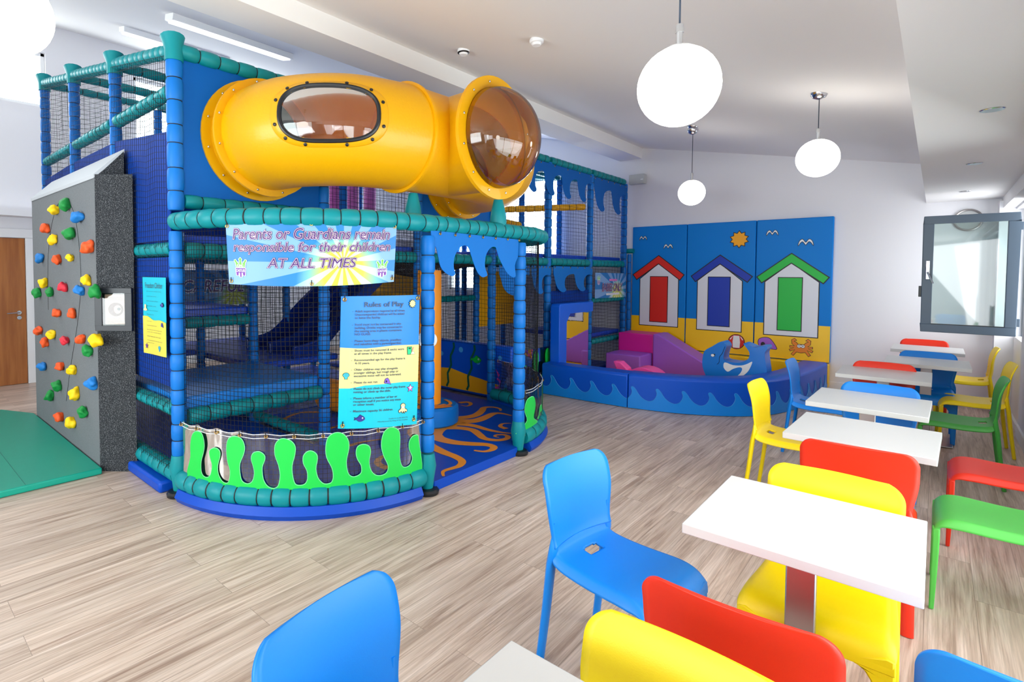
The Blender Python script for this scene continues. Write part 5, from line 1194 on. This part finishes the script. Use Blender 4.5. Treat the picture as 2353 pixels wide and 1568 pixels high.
# ------------------------------------------------------------------ lamps and ceiling fittings
def make_globe(r=.152):
    t = thing('globe_pendant', 'x', 'pendant lamp', (0, 0, 0))   # origin at the globe's centre
    mb = MB().lathe([(.001, -r)]+[(r*math.sin(PI*k/20), -r*math.cos(PI*k/20)) for k in range(1, 20)]+[(.001, r)], ns=40); mb.build('glass_globe', M['globe'], t)
    MB().lathe([(.05, r-.012), (.05, r-.004), (.02, r+.004), (.012, r+.006), (.012, r+.055), (.016, r+.055), (.014, r+.085), (.005, r+.09)], ns=20).build('fitting', M['aluminium'], t)
    return t
GL = [(-.76, 2.21, 2.31, 'large glowing globe pendant lamp nearest the foreground tables'), (-.745, 5.41, 2.53, 'glowing globe pendant lamp over the far tables, right of the other two'),
      (-2.21, 6.95, 2.56, 'smallest glowing globe pendant lamp, in front of the back wall'), (-2.56, .40, 2.54, 'glowing globe pendant lamp cut off by the top left corner')]
g0 = make_globe()
mbs = []
for i, (x, y, z, lab) in enumerate(GL):
    g = 'opal globe pendant lamps'
    if i == 0: g0.location = (x, y, z); g0['label'] = lab; g0['group'] = g; r = g0
    else: r = dup(g0, (x, y, z), 0, lab, g)
    zt = zc(x)
    for nm, mm, mb in (('cord', M['greytext'], MB().sweep([(0, 0, .24), (0, 0, zt-z-.02)], .0035, 6)), ('ceiling_rose', M['chrome'], MB().lathe([(.012, zt-z-.05), (.045, zt-z-.035), (.06, zt-z-.012), (.062, zt-z+.012)], ns=24))):
        me_o = mb.build(nm, mm, None); me_o.parent = r; me_o.matrix_parent_inverse = Matrix()
def fluor(x, y0, y1, lab):
    z = zc(x); s = math.atan(-.249); t = thing('ceiling_light', lab, 'ceiling light', (x, (y0+y1)/2, z-.03), 'fluorescent ceiling lights')
    t.rotation_euler = (0, -s if False else math.atan(.249), 0); L = (y1-y0)/2
    for nm, mm, b in (('housing', M['trimw'], (-.10, .10, -L, L, -.035, .03)), ('diffuser', M['tubelight'], (-.085, .085, -L+.03, L-.03, -.052, -.035))):
        o = MB().box(*b).build(nm, mm, None, bevel=.006); o.parent = t; o.matrix_parent_inverse = Matrix()
    return t
fluor(-5.72, 2.20, 3.58, 'long glowing ceiling light above the tall corner post, nearer of the two'); fluor(-7.45, 2.30, 3.65, 'long glowing ceiling light farther left, partly behind the play frame')
def downlight(x, y, lab):
    t = thing('downlight', lab, 'downlight', (x, y, 2.45), 'recessed downlights in the window soffit')
    MB().lathe([(.034, -.004), (.046, -.004), (.05, .0), (.034, .0)], (x, y, 2.449), 24).build('trim_ring', M['chrome'], t); MB().lathe([(.001, -.002), (.034, -.002)], (x, y, 2.449), 20).build('lens', M['spot'], t)
downlight(.19, 4.11, 'nearest recessed downlight in the white soffit'); downlight(.19, 6.01, 'middle recessed downlight in the white soffit'); downlight(.19, 7.95, 'farthest recessed downlight in the white soffit')
def detector(px_, py_, lab, dark):
    d = ray(px_, py_); t = (2.90-EYE.z)/(d.z+.21*d.x); p = EYE+d*t
    th = thing('smoke_detector', lab, 'smoke detector', tuple(p)); z = p.z-.002
    MB().lathe([(.001, -.05), (.032, -.05), (.04, -.035), (.052, -.03), (.055, -.01), (.05, 0)], (p.x, p.y, z), 28).build('body', M['trimw'], th)
    if dark: MB().lathe([(.041, -.036), (.0525, -.032), (.0525, -.027), (.041, -.03)], (p.x, p.y, z), 28).build('vent_band', M['rubber'], th)
detector(1065, 113, 'white smoke detector with dark vent band, left of the other', True); detector(1233, 89, 'plain white ceiling detector, nearer the big globe', False)
sp_ = thing('wall_speaker', 'pale grey box on the back wall above the beach panels', 'wall box', (-3.69, 8.92, 3.14)); MB().box(-3.82, -3.56, 8.86, 8.968, 3.06, 3.22).build('case', M['speaker'], sp_, bevel=.01); MB().box(-3.62, -3.58, 8.857, 8.861, 3.12, 3.135).build('label_plate', M['white'], sp_, smooth=False)
vr = thing('round_vent', 'grey round vent ring on back wall half hidden by the open window', 'vent', (.25, 8.95, 2.22)); MB().sweep([(.25+.12*math.cos(2*PI*i/32), 8.955, 2.22+.12*math.sin(2*PI*i/32)) for i in range(32)], .012, 8, closed=True).build('ring', M['steel'], vr)
disc('plate', (.25, 8.968, 2.22), (0, -1, 0), .11, M['speaker'], vr, .01)
# open window sash
ws = thing('window_sash', 'open dark grey framed window sash with glass, standing out from right wall', 'window sash', (.25, 8.0, .94))
mb = MB(); xa, xb, za, zb_, y0, y1, fwid = -.12, .60, .95, 2.21, 7.97, 8.03, .085
for b in ((xa, xb, za, za+fwid), (xa, xb, zb_-fwid, zb_), (xa, xa+fwid, za+fwid, zb_-fwid), (xb-fwid, xb, za+fwid, zb_-fwid)): mb.box(b[0], b[1], y0, y1, b[2], b[3])
mb.build('frame', M['darkframe'], ws, bevel=.006)
MB().add([(xa+fwid-.01, 8.0, za+fwid-.01), (xb-fwid+.01, 8.0, za+fwid-.01), (xb-fwid+.01, 8.0, zb_-fwid+.01), (xa+fwid-.01, 8.0, zb_-fwid+.01)], [(0, 1, 2, 3)]).build('pane', two_layer('greenish_glass', (186, 206, 202), .12, .03), ws, smooth=False)
MB().box(xb-.02, XR+.004, y0+.01, y1-.01, za+.1, za+.18).box(xb-.02, XR+.004, y0+.01, y1-.01, zb_-.18, zb_-.1).build('hinge', M['darkframe'], ws, bevel=.003)
hd = MB().box(xa+.025, xa+.06, y0-.015, y0, 1.52, 1.73).build('handle_plate', M['chrome'], ws, bevel=.008, bseg=3)
MB().sweep([(xa+.043, y0-.012, 1.60), (xa+.043, y0-.05, 1.60), (xa+.09, y0-.055, 1.48)], .009, 8).build('handle', M['chrome'], ws); MB().box(xa-.025, xa, y0+.01, y1-.01, 1.33, 1.45).build('latch', M['rubber'], ws, bevel=.004)
for f_ in ((xa+.01, xb-.01),): MB().box(xa+fwid-.008, xb-fwid+.008, y0+.01, y0+.02, za+fwid, za+fwid+.008).build('gasket', M['rubber'], ws, smooth=False)
